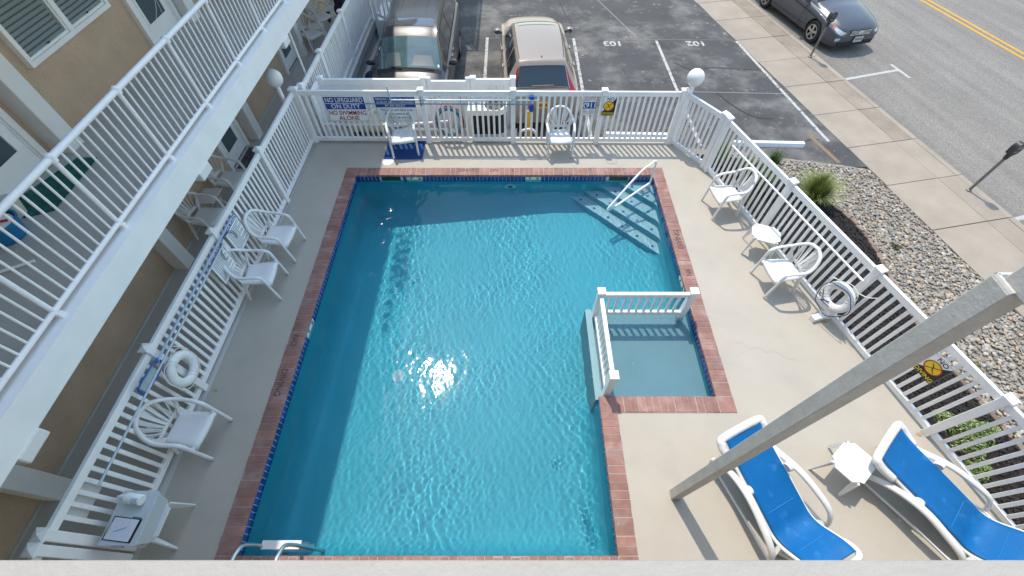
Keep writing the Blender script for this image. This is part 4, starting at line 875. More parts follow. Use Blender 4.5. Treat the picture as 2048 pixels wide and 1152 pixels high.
sg = sign('pool_sign', 'small emergency 911 sign on the far fence', (1.595, 8.205, .925), RB, .27, .41, [(-.055, .095, M_BLUE)],
     [('IN CASE OF', 0, .175, .038, M_RED), ('EMERGENCY CALL', 0, .135, .030, M_RED), ('911', .035, .02, .145, M_SIGN), ('FIRE', -.115, -.085, .026, M_RED, 'LEFT'), ('RESCUE', -.115, -.12, .026, M_RED, 'LEFT'), ('POLICE', -.115, -.155, .026, M_RED, 'LEFT')],
     [(.0, .115, -.085, .012, M_GREYPR), (.0, .115, -.11, .008, M_GREYPR), (.0, .11, -.13, .008, M_GREYPR), (.0, .115, -.15, .008, M_GREYPR), (.0, .10, -.17, .008, M_GREYPR)])
MB().tube(smooth_path([(-.085, .075, .002), (-.112, .05, .002), (-.115, .02, .002), (-.112, -.01, .002), (-.085, -.035, .002)], 4), .010, 6, flat=.2).build('phone_symbol', M_SIGN, sg)
def no_diving(label, loc, rot):
    t = sign('no_diving_sign', label, loc, rot, .275, .42, [(-.206, -.13, M_BLACK)], [('NO', .01, .155, .085, M_BLACK), ('DIVING', 0, -.165, .078, M_YELLOW)])
    MB().add([(-.133, -.13, .0008), (.133, -.13, .0008), (.133, .19, .0008), (-.02, -.02, .0008)], [(0, 1, 2, 3)]).build('dark_wedge', M_BLACK, t)
    MB().lathe([(0, .0022), (.105, .0022), (.105, .0004)], 32, (-.005, .005, 0)).build('yellow_disc', M_YELLOW, t)
    put('red_ring', ring_mesh(.095, .11, M_RED, 36), t, (-.005, .005, .0032))
    MB().beam((-.08, -.07, .003), (.07, .08, .003), .014, .001).build('red_bar', M_RED, t)
    MB().tube(smooth_path([(-.05, .055, .003), (-.015, .035, .003), (.0, .0, .003), (.015, -.03, .003), (.05, -.05, .003)], 4), .007, 5, flat=.15).build('diver_symbol', M_BLACK, t)
no_diving('yellow and black no diving sign on the far fence beside the 911 sign', (1.995, 8.198, .93), RB)
no_diving('yellow and black no diving sign on the near part of the sunny fence', (5.475 + .0, 2.40, .82), (PI / 2, 0, fa))
def rules(label, y, title, m, w, h, z, ink):
    n = 13; bars = []
    for i in range(n):
        yy = h / 2 - .125 - i * (h - .16) / n; bars.append((-w / 2 + .035, w / 2 - .03 - (.05 + .1 * random.random() if i % 3 == 2 else .0), yy, .009, ink))
    sign('rules_sign', label, (-4.395, y, z), (PI / 2, 0, PI / 2), w, h, [(h / 2 - .085, h / 2 - .006, m)], [(title, 0, h / 2 - .046, .078, M_SIGN)], bars)
rules('white pool rules sign with a blue heading on the shaded fence', 4.70, 'POOL RULES', M_BLUE, .43, .53, .88, M_GREYPR); rules('white bather rules sign with a navy heading on the shaded fence', 4.10, 'BATHER RULES', M_NAVY, .43, .53, .88, M_GREYPR)
tag(MB().cbox(-.005, .005, -.19, .19, -.12, .13, .002).build('plastic_sheet', M_PLASTIC, None, (-4.585, .82, .90)), 'white plastic panel fixed behind the slats at the near end of the shaded fence', 'panel')
# ---------------------------------------------------------------- things on tables and mats
M_CLEAR = mat('frosted_plastic', (.80, .86, .88), .30, trans=.45, ior=1.3)
bn = thing('plastic_bin', 'clear plastic storage bin on the low table by the shaded gate', 'bin', (-4.185, .69, .426), rad(0))
mb = MB(); a0, b0, a1, b1, h = .15, .21, .19, .255, .26
for (xa, xb, ya, yb) in ((-1, 1, -1, -1), (1, 1, -1, 1), (1, -1, 1, 1), (-1, -1, 1, -1)):
    mb.add([(xa * a0, ya * b0, 0), (xb * a0, yb * b0, 0), (xb * a1, yb * b1, h), (xa * a1, ya * b1, h)], [(0, 1, 2, 3)])
mb.add([(-a0, -b0, .004), (a0, -b0, .004), (a0, b0, .004), (-a0, b0, .004)], [(0, 1, 2, 3)]); o = mb.build('bin_body', M_CLEAR, bn, fix=True); o.modifiers.new('t', 'SOLIDIFY').thickness = .004
MB().cbox(-.205, .205, -.27, .27, .26, .275, .012).build('bin_lid', M_CLEAR, bn); MB().cbox(-.06, .06, -.285, -.268, .235, .275, .004).build('lid_clip', M_GREYPR if False else mat('grey_clip', (.30, .33, .35), .5), bn)
zt = .426 + .277
bo = thing('sanitiser_bottle', 'white pump bottle lying on the clear plastic bin', 'bottle', (-4.19, .865, zt + .058), rad(172))
MB().lathe([(0, -.11), (.05, -.11), (.058, -.10), (.058, .06), (.045, .09), (.022, .105), (.02, .12), (0, .12)], 20, axis='x').build('bottle_body', mat('milky_plastic', (.78, .80, .80), .35), bo, smooth=True)
MB().lathe([(0, .12), (.026, .12), (.026, .15), (.012, .155), (.012, .18), (0, .18)], 14, axis='x').build('pump_cap', M_PLASTIC, bo, smooth=True); MB().beam((.175, 0, 0), (.18, .05, .0), .016, .014).build('nozzle', M_PLASTIC, bo)
lb = MB(); v = []
for k in range(9):
    t = -.2 + 1.9 * k / 8; v.append([(-.095, .0588 * math.cos(t), .0588 * math.sin(t)), (-.02, .0588 * math.cos(t), .0588 * math.sin(t))])
lb.grid(v).build('bottle_label', mat('label_blue', (.45, .58, .68), .5, var=.5, vscale=60), bo)
ck = thing('clipboard', 'black clipboard with a written sheet on the clear plastic bin', 'clipboard', (-4.20, .575, zt), rad(84))
MB().cbox(-.115, .115, -.16, .16, 0, .004, .002).build('board', M_BLACK, ck); MB().box(-.105, .105, -.135, .145, .0042, .0062).build('paper_sheet', mat('paper', (.66, .68, .74), .7), ck)
for i in range(9): MB().box(-.09, .08 - .03 * (i % 3), .09 - .022 * i, .092 - .022 * i, .0063, .0067).build('written_line', mat('ink', (.33, .36, .5), .6), ck)
MB().cbox(-.06, .06, .135, .16, .004, .016, .003).build('clip', M_ALU, ck)
bp = thing('binder', 'blue grey plastic binder under the clipboard on the bin', 'binder', (-4.105, .575, zt + .0005), rad(84)); MB().cbox(-.12, .12, -.05, .05, -.0004, .0034 - .001, .002).build('binder_cover', mat('binder_blue', (.12, .20, .28), .5), bp); bp.location.z = zt + .0002
pn = thing('pen', 'blue pen lying on the written sheet', 'pen', (-4.215, .575, zt + .0105), rad(18)); MB().tube([(-.06, 0, 0), (.055, 0, 0), (.068, 0, 0)], [.004, .004, .001], 8).build('pen_barrel', M_POLE, pn, smooth=True)
tag(MB().cbox(-.42, .42, -.315, .315, 0, .012, .004).build('pool_mat', M_BLUEMAT, None, (-2.36, 7.995, .001)), 'dark blue mat under the armchair at the far fence', 'mat')
mt = thing('door_mat', 'dark stone patterned mat outside the ground floor motel door', 'door mat', (-5.70, 7.74, .001))
MB().box(-.15, .15, -.36, .36, 0, .006).build('mat_base', M_DARK, mt)
for i in range(3):
    y = -.355
    while y < .34:
        l = random.uniform(.13, .26); y1 = min(y + l, .355); MB().cbox(-.145 + .098 * i, -.145 + .098 * i + .09, y, y1 - .008, .006, .012, .003).build('paver', M_MATGREY, mt); y = y1
for x, y, lb in ((-2.68, 7.62, 'round white skimmer lid at the corner of the blue mat'), (2.15, 7.64, 'round cream skimmer lid near the pool handrail')):
    MBx = MB().lathe([(0, .006), (.008, .006), (.009, .003), (.125, .004), (.13, 0)], 32); tag(MBx.build('skimmer_cover', M_DECK if x > 0 else M_PLASTIC, None, (x, y, .001), smooth=True), lb, 'lid')
# hoses, equipment
hs = thing('garden_hose', 'coiled blue and red garden hoses hanging behind the far fence', 'hose', (-1.36, 8.40, .44))
for j, (r, m, ph) in enumerate(((.24, 'teal', 0), (.262, 'teal', 1), (.28, 'teal', 2), (.25, 'teal', 3), (.29, 'red', 4), (.305, 'red', 5))):
    mm = mat('teal_hose', (.04, .20, .27), .4) if m == 'teal' else mat('red_hose', (.42, .035, .03), .4)
    MB().tube([(r * math.cos(a), .02 * math.sin(j * 2) + .012 * j - .03, (r * 1.22) * math.sin(a) - .02 * (j % 2)) for a in np.linspace(0, 2 * PI, 30, endpoint=False)], .0135, 7, closed=True).build('hose_coil', mm, hs, smooth=True)
MB().cbox(-.07, .07, .0, .06, .26, .33, .01).build('hose_hanger', M_METER, hs)
ac = thing('air_conditioner', 'cream air conditioner with a round fan and dark louvred side behind the far fence', 'air conditioner', (-.53, 8.63, 0))
def rbox(x0, x1, y0, y1, r):
    q = [(x0, y0), (x1 - r, y0)] + [(x1 - r + r * math.sin(a), y0 + r - r * math.cos(a)) for a in np.linspace(.2, PI / 2, 6)] + [(x1, y1), (x0, y1)]; return q
MB().prism(rbox(-.36, .40, -.15, .31, .2), .06, .56).build('coil_core', M_DARK, ac, fix=True); MB().prism(rbox(-.43, .42, -.17, .33, .22), .0, .075).build('base_pan', M_CREAM, ac, fix=True)
MB().prism(rbox(-.43, .42, -.17, .33, .22), .545, .665).build('top_cover', M_CREAM, ac, fix=True); MB().cbox(-.43, -.33, -.17, .33, .075, .545, .01).build('corner_panel', M_CREAM, ac)
MB().lathe([(0, .668), (.205, .668), (.22, .66)], 28, (.14, .06, 0)).build('fan_well', M_DARK, ac)
for k in range(5): put('fan_ring', ring_mesh(.04 * k + .022, .04 * k + .029, M_GALV, 24), ac, (.14, .06, .675))
for k in range(4): MB().beam((.14, .06, .671), (.14 + .17 * math.cos(k * PI / 2 + .4), .06 + .17 * math.sin(k * PI / 2 + .4), .671), .07, .003).build('fan_blade', mat('fan_brown', (.12, .06, .05), .6), ac)
for k in range(17): MB().box(-.325 + .038 * k, -.325 + .038 * k + .008, -.164, -.148, .08, .54).build('louvre', M_METER, ac)
fl = thing('pool_filter', 'cream horizontal filter tank and pipes behind the no lifeguard sign', 'pool filter', (-3.25, 8.62, 0))
MB().lathe([(0, -.42), (.12, -.40), (.19, -.33), (.20, .3), (.13, .40), (0, .42)], 20, (0, 0, .26), 'x').build('tank', mat('filter_tank', (.55, .50, .36), .5), fl, smooth=True)
for x in (-.25, .25): MB().cbox(x - .04, x + .04, -.17, .17, 0, .1, .006).build('tank_foot', M_METER, fl)
MB().lathe([(0, 0), (.09, 0), (.10, .2), (.07, .3), (0, .32)], 16, (.62, .0, 0)).build('pump_body', M_METER, fl, smooth=True)
MB().tube(smooth_path([(-.9, -.15, .33), (.2, -.17, .33), (1.1, -.17, .36), (1.85, -.17, .42)], 4), .025, 8).build('pipe', M_PLASTIC, fl, smooth=True); MB().tube([(.62, 0, .3), (.62, 0, .55), (.3, .0, .6), (.0, 0, .46)], .025, 8).build('pipe', M_PLASTIC, fl, smooth=True)
MB().tube([(.9, .02, .1), (1.5, .0, .1), (1.8, .0, .1)], .03, 8).build('pipe', M_PLASTIC, fl, smooth=True)
def bollard(label, x, y, h, r):
    t = thing('bollard', label, 'bollard', (x, y, GP), 0, 'yellow steel bollards behind the far fence'); MB().lathe([(r, 0), (r, h - .02), (r * .8, h), (0, h + .005)], 16).build('bollard_pipe', M_YBOLL, t, smooth=True); return t
bollard('tall yellow bollard with a blue strap wrapped round its top', .375, 9.0, 1.02, .05); bollard('yellow bollard behind the armchair at the far fence', .955, 9.0, 1.02, .055)
sp = thing('tie_strap', 'bright blue strap bundle hanging on the far fence above the yellow bollard', 'strap', (.40, 8.20, .98)); mb = MB()
for z0, z1, w in ((-.17, -.01, .075), (.10, .17, .10)): mb.cbox(-w / 2, w / 2, -.03, .03, z0, z1, .008)
for k in range(4): mb.tube([(-.06, -.035, -.03 - .035 * k), (.06, -.035, -.02 - .035 * k)], .013, 6)
mb.build('strap_bundle', M_NETBLUE, sp)
pp = thing('drain_pipe', 'white bent pipe behind the far fence next to the yellow bollard', 'pipe', (.35, 8.75, -.3)); MB().tube(smooth_path([(-.18, 0, 0), (-.16, 0, .22), (-.05, 0, .3), (.12, 0, .3), (.2, .0, .2)], 5), .03, 8).build('pipe_run', M_PLASTIC, pp, smooth=True)
dp = thing('downspout', 'thin white downspout at the motel walkway corner', 'downspout', (-4.40, 9.05, 0)); MB().tube([(0, 0, 0), (0, 0, Z2 - .3)], .022, 8).build('pipe_run', M_VINYL, dp, smooth=True)
# clutter on the far walkway and beside the minivan
M_BAG = mat('dark_canvas', (.025, .028, .05), .85, var=.5, vscale=10)
ct = thing('beach_cart', 'folded beach cart with dark bags on the walkway past the armchairs', 'cart', (-5.25, 14.5, 0))
for s in (-.22, .22): MB().tube([(s, -.35, .05), (s, .1, .9), (s, .25, .95)], .014, 6).build('cart_rail', M_ALU, ct, smooth=True)
for k in range(6): MB().tube([(-.22, -.3 + .075 * k, .15 + .14 * k), (.22, -.3 + .075 * k, .15 + .14 * k)], .009, 5).build('cart_rung', M_ALU, ct, smooth=True)
for s in (-.27, .27): MB().lathe([(.05, -.02), (.13, -.025), (.14, 0), (.13, .025), (.05, .02), (.05, -.02)], 18, (s, -.3, .14), 'x').build('wheel', M_RUBBER, ct, smooth=True)
for x, y, z, r in ((.15, -.25, .55, .17), (.28, -.1, .45, .15), (.1, -.35, .35, .14)): MB().lathe([(r * math.sin(a) * .9, -r * 1.2 * math.cos(a)) for a in np.linspace(0, PI, 9)], 12, (x, y, z)).build('bag', M_BAG, ct, smooth=True)
tag(MB().cbox(-.32, .32, -.3, .3, 0, .012, .004).build('floor_mat', M_DARK, None, (-4.78, 15.0, .001)), 'black mat on the walkway beyond the beach cart', 'mat')
for i, (x, y) in enumerate(((-5.0, 14.15), (-4.88, 14.28))):
    s = thing('sandal', ('pale sandal lying on the walkway below the beach cart', 'pale sandal lying beside the walkway railing post')[i], 'sandal', (x, y, 0), .4 + i); MB().prism([(-.04, -.12), (.04, -.12), (.05, .05), (.03, .13), (-.03, .13), (-.05, .05)], 0, .025).build('sole', M_SIGN, s, fix=True); MB().tube(smooth_path([(-.045, .03, .02), (0, .05, .06), (.045, .03, .02)], 4), .008, 5).build('foot_strap', M_POLE, s, smooth=True)
jk = thing('equipment_bag', 'dark tangled gear and bags piled beside the minivan at the walkway foot', 'bag', (-3.93, 11.5, GP))
for x, y, z, r in ((0, 0, .2, .2), (.08, -.4, .16, .17), (-.04, .45, .18, .2), (.05, .15, .38, .15), (.0, -.75, .12, .14)): MB().lathe([(r * math.sin(a), -r * .9 * math.cos(a)) for a in np.linspace(0, PI, 8)], 10, (x, y, z)).build('bag_bundle', M_BAG, jk, smooth=True)
for k in range(3): MB().tube(smooth_path([(-.05, -.7 + .4 * k, .1), (.1, -.5 + .4 * k, .5), (.0, -.2 + .4 * k, .2)], 4), .012, 5).build('strap', M_METER, jk, smooth=True)
bb = thing('storage_bin', 'blue plastic bin beside the minivan nose behind the privacy fence', 'bin', (-3.75, 9.55, GP)); MB().cbox(-.2, .2, -.26, .26, 0, .5, .03).build('bin_body', mat('bin_blue', (.01, .05, .35), .4), bb); MB().cbox(-.22, .22, -.28, .28, .5, .54, .015).build('bin_lid', mat('bin_blue', (.01, .05, .35), .4), bb)
# ---------------------------------------------------------------- parking meters
def meter(label, t, s, lean):
    x, y = ts(t, s); r = thing('parking_meter', label, 'parking meter', (x, y, GP), 0, 'parking meters along the kerb', (lean, lean * .3, rad(190)))
    MB().tube([(0, 0, 0), (0, 0, .92)], .03, 12).build('meter_pole', M_GALV, r, smooth=True); MB().lathe([(.03, 0), (.06, .0), (.05, .03), (.03, .04)], 14).build('base_collar', M_GALV, r, smooth=True)
    MB().lathe([(.034, .88), (.045, .90), (.05, .98), (.075, 1.04)], 14).build('neck', M_METER, r, smooth=True)
    prof = [(-.085, 1.02), (-.10, 1.10), (-.098, 1.20), (-.07, 1.26), (0, 1.285), (.07, 1.26), (.098, 1.20), (.10, 1.10), (.085, 1.02)]
    n = len(prof); v = [(a, -.055, b) for a, b in prof] + [(a, .055, b) for a, b in prof] ; MB().add(v, [(i, (i + 1) % n, n + (i + 1) % n, n + i) for i in range(n)] + [tuple(range(n - 1, -1, -1)), tuple(range(n, 2 * n))]).build('meter_head', M_METER, r, fix=True, smooth=True, angle=50)
    for s_ in (-1, 1): MB().box(-.055, .055, s_ * .0555 - .002, s_ * .0555 + .002, 1.15, 1.23).build('display_window', M_GLASS, r); MB().box(-.05, .05, s_ * .0555 - .003, s_ * .0555 + .003, 1.06, 1.10).build('coin_plate', M_GALV, r)
meter('grey parking meter standing in front of the parked sedan', 11.62, 11.42, .0); meter('grey parking meter at the near end of the kerb, nothing parked by it', 11.62, 5.30, .0)
# ---------------------------------------------------------------- plants
def grass_clump(label, x, y, z, n, h, spread, cols, group=None):
    t = thing('ornamental_grass', label, 'plant', (x, y, z), 0, group)
    for ci, c in enumerate(cols):
        m = mat('blade_%d_%d' % (len(MATS), ci), c, .55, var=.25, vscale=9); mb = MB()
        for _ in range(n // len(cols)):
            a = RNG.uniform(0, 6.3); r0 = RNG.uniform(0, .09) ; L = h * RNG.uniform(.55, 1.1); lean = RNG.uniform(.05, 1.0) ** 1.2 * spread; w = RNG.uniform(.004, .008); base = np.array([r0 * math.cos(a + 1), r0 * math.sin(a + 1), 0]); d = np.array([math.cos(a), math.sin(a), 0]); s = np.array([-math.sin(a), math.cos(a), 0]); v = []; f = []
            for k in range(5):
                u = k / 4; p = base + d * (lean * L * (.35 * u + .65 * u * u)) + np.array([0, 0, L * (u - .42 * lean * u * u)]); ww = w * (1 - u ** 2 * .9); v += [tuple(p + s * ww), tuple(p - s * ww)]
                if k: f.append((2 * k - 2, 2 * k - 1, 2 * k + 1, 2 * k))
            mb.add(v, f)
        mb.build('blades', m, t, smooth=True)
GC = [(.17, .23, .05), (.26, .30, .07), (.36, .35, .13), (.09, .15, .035)]
grass_clump('big green ornamental grass clump between the picket fence and the stones', 6.30, 6.78, float(bed_h(6.30, 6.78)), 1800, .66, .95, GC)
grass_clump('pointed green leaves of a grass clump at the end of the parking lot', 5.72, 7.72, float(bed_h(5.72, 7.72)), 260, .55, .55, [(.07, .14, .03), (.13, .20, .05)])
for i, (x, y) in enumerate(((4.55, 7.75), (4.95, 7.35), (5.25, 6.95))):
    grass_clump(('green grass clump behind the fence knee post', 'green grass clump behind the second fence panel', 'low green grass clump behind the armchair nearest the steps')[i], x, y, float(bed_h(x, y)), 320, .62, .5, GC[:3])
def leafy(label, x, y, r, n, cols, h):
    t = thing('ground_shrub', label, 'shrub', (x, y, float(bed_h(x, y))))
    for ci, c in enumerate(cols):
        mb = MB(); m = mat('leaf_%d_%d' % (len(MATS), ci), c, .6)
        for _ in range(n // len(cols)):
            a, q = RNG.uniform(0, 6.3), math.sqrt(RNG.uniform(0, 1)); lob = 1 + .25 * math.sin(3 * a + 1) + .12 * math.sin(7 * a); p = np.array([r * q * lob * math.cos(a), r * .75 * q * lob * math.sin(a), 0]); p[2] = h * (1 - q * q) * RNG.uniform(.5, 1.05) + .02
            s = RNG.uniform(.012, .026); R = np.array(Euler((RNG.normal(0, .6), RNG.normal(0, .6), RNG.uniform(0, 6.3))).to_matrix()); V = np.array([(-s, 0, 0), (0, -s * .55, .004), (s, 0, 0), (0, s * .55, .004)]) @ R.T + p; mb.add([tuple(v) for v in V], [(0, 1, 2, 3)])
        mb.build('leaves', m, t)
    for k in range(7): a = k * .9; MB().tube([(0, 0, 0), (r * .6 * math.cos(a), r * .45 * math.sin(a), h * .6)], .006, 5).build('stem', M_TERRA, t)
leafy('low light green shrub in the mulch behind the near picket fence', 6.42, 1.86, .40, 3600, [(.14, .21, .05), (.23, .30, .10), (.33, .37, .18), (.07, .13, .03)], .22)
leafy('small green sprig in the mulch beside the light green shrub', 6.25, 1.35, .16, 600, [(.13, .21, .05), (.24, .30, .10)], .14)
leafy('tiny yellow green weed among the river stones', 7.35, 3.0, .12, 260, [(.17, .18, .05)], .05); leafy('tiny dull green weed in the stones near the sidewalk', 7.6, 5.6, .09, 200, [(.11, .11, .04)], .04)
# ---------------------------------------------------------------- cars
def cr(a, b, c, d, t): return .5 * (2 * b + (c - a) * t + (2 * a - 5 * b + 4 * c - d) * t * t + (3 * b - a - 3 * c + d) * t ** 3)
class Car:
    def __init__(s, st):
        A = []
        for y, w, zb, zs, wt, zt, cw in st:
            h = zs - zb; zw = zs + (zt - zs) * .12
            A.append([(0, y, zb), (.8 * w, y, zb), (.965 * w, y, zb + .09), (w, y, zb + .42 * h), (.992 * w, y, zb + .78 * h), (.965 * w, y, zs), (.93 * w * .45 + .55 * max(wt, .86 * w), y, zw), (wt, y, zt - .045), (wt - .09, y, zt), (.5 * wt, y, zt + cw * .75), (0, y, zt + cw)])
        s.A = np.array(A, float); s.ni = len(A); s.nj = 11
    def P(s, i, c):
        """c: 0 = centre line of the roof, 10 = centre line underneath; negative = left side"""
        j = 10 - abs(c); i = min(max(i, 0), s.ni - 1.0001); j = min(max(j, 0), 9.9999); i0, j0 = int(i), int(j); ti, tj = i - i0, j - j0
        gi = lambda k: min(max(k, 0), s.ni - 1); gj = lambda k: min(max(k, 0), 10)
        rows = [cr(*(s.A[gi(i0 + a), gj(j0 + b)] for b in (-1, 0, 1, 2)), tj) for a in (-1, 0, 1, 2)]
        p = cr(*rows, ti); x = max(p[0], 0)
        return np.array([x if c >= 0 else -x, p[1], p[2]])
    def N(s, i, c):
        e = .04; a = s.P(i + e, c) - s.P(i - e, c); b = s.P(i, c + e) - s.P(i, c - e); n = np.cross(a, b); n /= np.linalg.norm(n) + 1e-9
        ctr = np.array([0, s.P(i, 5)[1], .7]); return n if np.dot(n, s.P(i, c) - ctr) > 0 else -n
    def body(s, name, m, parent, arches, rr=.36, hw=.9):
        iv = np.linspace(0, s.ni - 1, (s.ni - 1) * 4 + 1); cv = np.linspace(-10, 10, 61)[:-1]
        rows = [[tuple(s.P(i, c)) for c in cv] for i in iv]; n = len(cv); mb = MB(); v = [p for r in rows for p in r]
        f = [(a * n + b, a * n + (b + 1) % n, (a + 1) * n + (b + 1) % n, (a + 1) * n + b) for a in range(len(iv) - 1) for b in range(n)]
        v += [tuple(np.mean(rows[0], 0)), tuple(np.mean(rows[-1], 0))]; k = len(v)
        f += [(k - 2, (b + 1) % n, b) for b in range(n)] + [(k - 1, (len(iv) - 1) * n + b, (len(iv) - 1) * n + (b + 1) % n) for b in range(n)]
        o = mb.add(v, f).build(name, m, parent, smooth=True, angle=0, fix=True)
        cu = MB()
        for y in arches:
            for sx in (-1, 1):
                pr = [(rr * math.cos(t), rr * math.sin(t)) for t in np.linspace(0, 2 * PI, 25)[:-1]]
                vv = [(sx * (hw - .26), y + a, .33 + b) for a, b in pr] + [(sx * (hw + .3), y + a, .33 + b) for a, b in pr]; q = len(pr)
                ff = [(i, (i + 1) % q, q + (i + 1) % q, q + i) for i in range(q)] + [tuple(range(q)), tuple(range(2 * q - 1, q - 1, -1))]; cu.add(vv, ff)
        c = cu.build('cutter', m, None, fix=True); md = o.modifiers.new('b', 'BOOLEAN'); md.object = c; md.operation = 'DIFFERENCE'; md.solver = 'EXACT'
        mw = o.parent; o.parent = None
        bpy.context.view_layer.update(); me = bpy.data.meshes.new_from_object(o.evaluated_get(bpy.context.evaluated_depsgraph_get())); o.modifiers.clear(); o.data = me; o.parent = mw
        me.shade_smooth(); me.set_sharp_from_angle(angle=rad(45)); bpy.data.objects.remove(c); return o
    def patch(s, name, m, parent, q, off=.004, n=(8, 8), rnd=0.):
        """q = four (i, c) corners; a panel laid on the bodywork"""
        (a, b, c, d) = [np.array(x, float) for x in q]; rows = []
        for u in np.linspace(0, 1, n[0] + 1):
            row = []
            for w in np.linspace(0, 1, n[1] + 1):
                p = (a * (1 - u) + b * u) * (1 - w) + (d * (1 - u) + c * u) * w; row.append(tuple(s.P(*p) + s.N(*p) * off))
            rows.append(row)
        o = MB().grid(rows).build(name, m, parent, smooth=True, angle=0, fix=True); 
        ctr = np.mean([s.P(*x) for x in q], 0); nn = s.N(*np.mean([np.array(x, float) for x in q], 0))
        me = o.data; 
        if len(me.polygons) and np.dot(np.array(me.polygons[len(me.polygons) // 2].normal), nn) < 0: me.flip_normals()
        return o
M_TYRE = M_RUBBER
def wheels(parent, ys, hw, r=.325, spokes=5):
    for y in ys:
        for sx in (-1, 1):
            w = MB().lathe([(r * .62, -.1), (r * .93, -.105), (r, -.07), (r, .07), (r * .93, .105), (r * .62, .1)], 30, axis='x').build('wheel', M_TYRE, parent, (sx * (hw - .10), y, r), smooth=True)
            MB().lathe([(0, -.02), (r * .62, -.02), (r * .62, .02), (0, .02)], 24, (sx * .02, 0, 0), 'x').build('wheel_well', M_DARK, w)
            mb = MB(); mb.lathe([(r * .58, .0), (r * .67, .0), (r * .67, .02), (r * .58, .015)], 30, (sx * .088 if sx > 0 else -.105, 0, 0), 'x')
            for k in range(spokes):
                a = 2 * PI * k / spokes + .3; mb.beam((sx * .095, .03 * math.cos(a), .03 * math.sin(a)), (sx * .098, r * .62 * math.cos(a), r * .62 * math.sin(a)), .05, .02, (sx, 0, 0), .085, .02)
            mb.lathe([(0, -.01), (.05, -.01), (.045, .012), (0, .014)], 14, (sx * .098, 0, 0), 'x'); mb.build('rim', M_RIM, w, fix=True)
def mirrors(car, parent, m, i, out=.10, c=4.6):
    for sx in (-1, 1):
        p = car.P(i, sx * c); x = p[0] + sx * out
        h = MB().lathe([(0, -.06), (.06, -.055), (.085, -.01), (.08, .045), (.06, .055), (0, .056)], 14, axis='y').xform(Matrix.Diagonal((1.25, 1, .85, 1))).build('mirror', m, parent, (x + sx * .02, p[1], p[2] + .09), smooth=True, fix=True)
        MB().lathe([(0, 0), (.066, 0), (.064, -.006), (0, -.007)], 14, (0, -.057, 0), 'y').xform(Matrix.Diagonal((1.2, 1, .8, 1))).build('mirror_glass', M_GLASS, h, fix=True); MB().beam((-sx * .12, .01, -.05), (0, .0, -.02), .05, .04).build('mirror_arm', M_DARK, h)
def paint(n, c, metal=.1, rough=.34): return mat(n, c, rough, metal=metal, coat=.35, var=.03, vscale=2)
M_LENS = mat('clear_lens', (.52, .54, .56), .12, coat=1., var=.25, vscale=25); M_AMBER = mat('amber_lens', (.5, .12, .02), .15, coat=1); M_TAIL = mat('red_lens', (.36, .006, .012), .12, coat=1.)
M_CARGLASS = mat('car_glass', (.012, .018, .022), .03, spec=.8, coat=1); M_WIND = mat('windshield_glass', (.06, .115, .12), .04, spec=.8, coat=1, var=.3, vscale=2.5)
# minivan, nose towards the pool
VP = paint('grey_van_paint', (.035, .037, .042)); v = thing('parked_minivan', 'dark grey minivan parked nose in beside the walkway, half in shade', 'car', (-2.55, 12.12, GP), PI - .0)
van = Car([(2.56, .60, .34, .60, .44, .70, .02), (2.47, .82, .24, .70, .64, .83, .03), (2.15, .94, .2, .85, .74, .97, .05), (1.60, .985, .2, .97, .80, 1.10, .05), (.72, .99, .2, 1.02, .70, 1.575, .04), (.25, .99, .2, 1.04, .69, 1.70, .03), (-.4, .99, .2, 1.06, .69, 1.735, .03), (-1.3, .99, .2, 1.08, .68, 1.735, .03), (-2.2, .97, .22, 1.10, .63, 1.68, .03), (-2.45, .94, .26, 1.08, .66, 1.25, .02), (-2.56, .84, .36, .95, .6, 1.0, .02)])
van.body('body', VP, v, (1.55, -1.45), .37, .99); wheels(v, (1.55, -1.45), .98, .335, 7); mirrors(van, v, VP, 3.55, .12, 4.4)
van.patch('windshield', M_WIND, v, [(3.10, -2.75), (3.92, -2.55), (3.92, 2.55), (3.10, 2.75)], .006, (8, 14)); van.patch('seat', mat('cream_seat', (.10, .125, .117), .3, coat=1.), v, [(3.15, -1.7), (3.42, -1.5), (3.42, -.4), (3.15, -.25)], .0085, (6, 6)); van.patch('seat', mat('cream_seat', (.10, .125, .117), .3, coat=1.), v, [(3.15, .5), (3.48, .65), (3.48, 1.5), (3.15, 1.6)], .0085, (6, 6)); van.patch('cowl', M_DARK, v, [(2.95, -2.8), (3.10, -2.8), (3.10, 2.8), (2.95, 2.8)], .006, (3, 12))
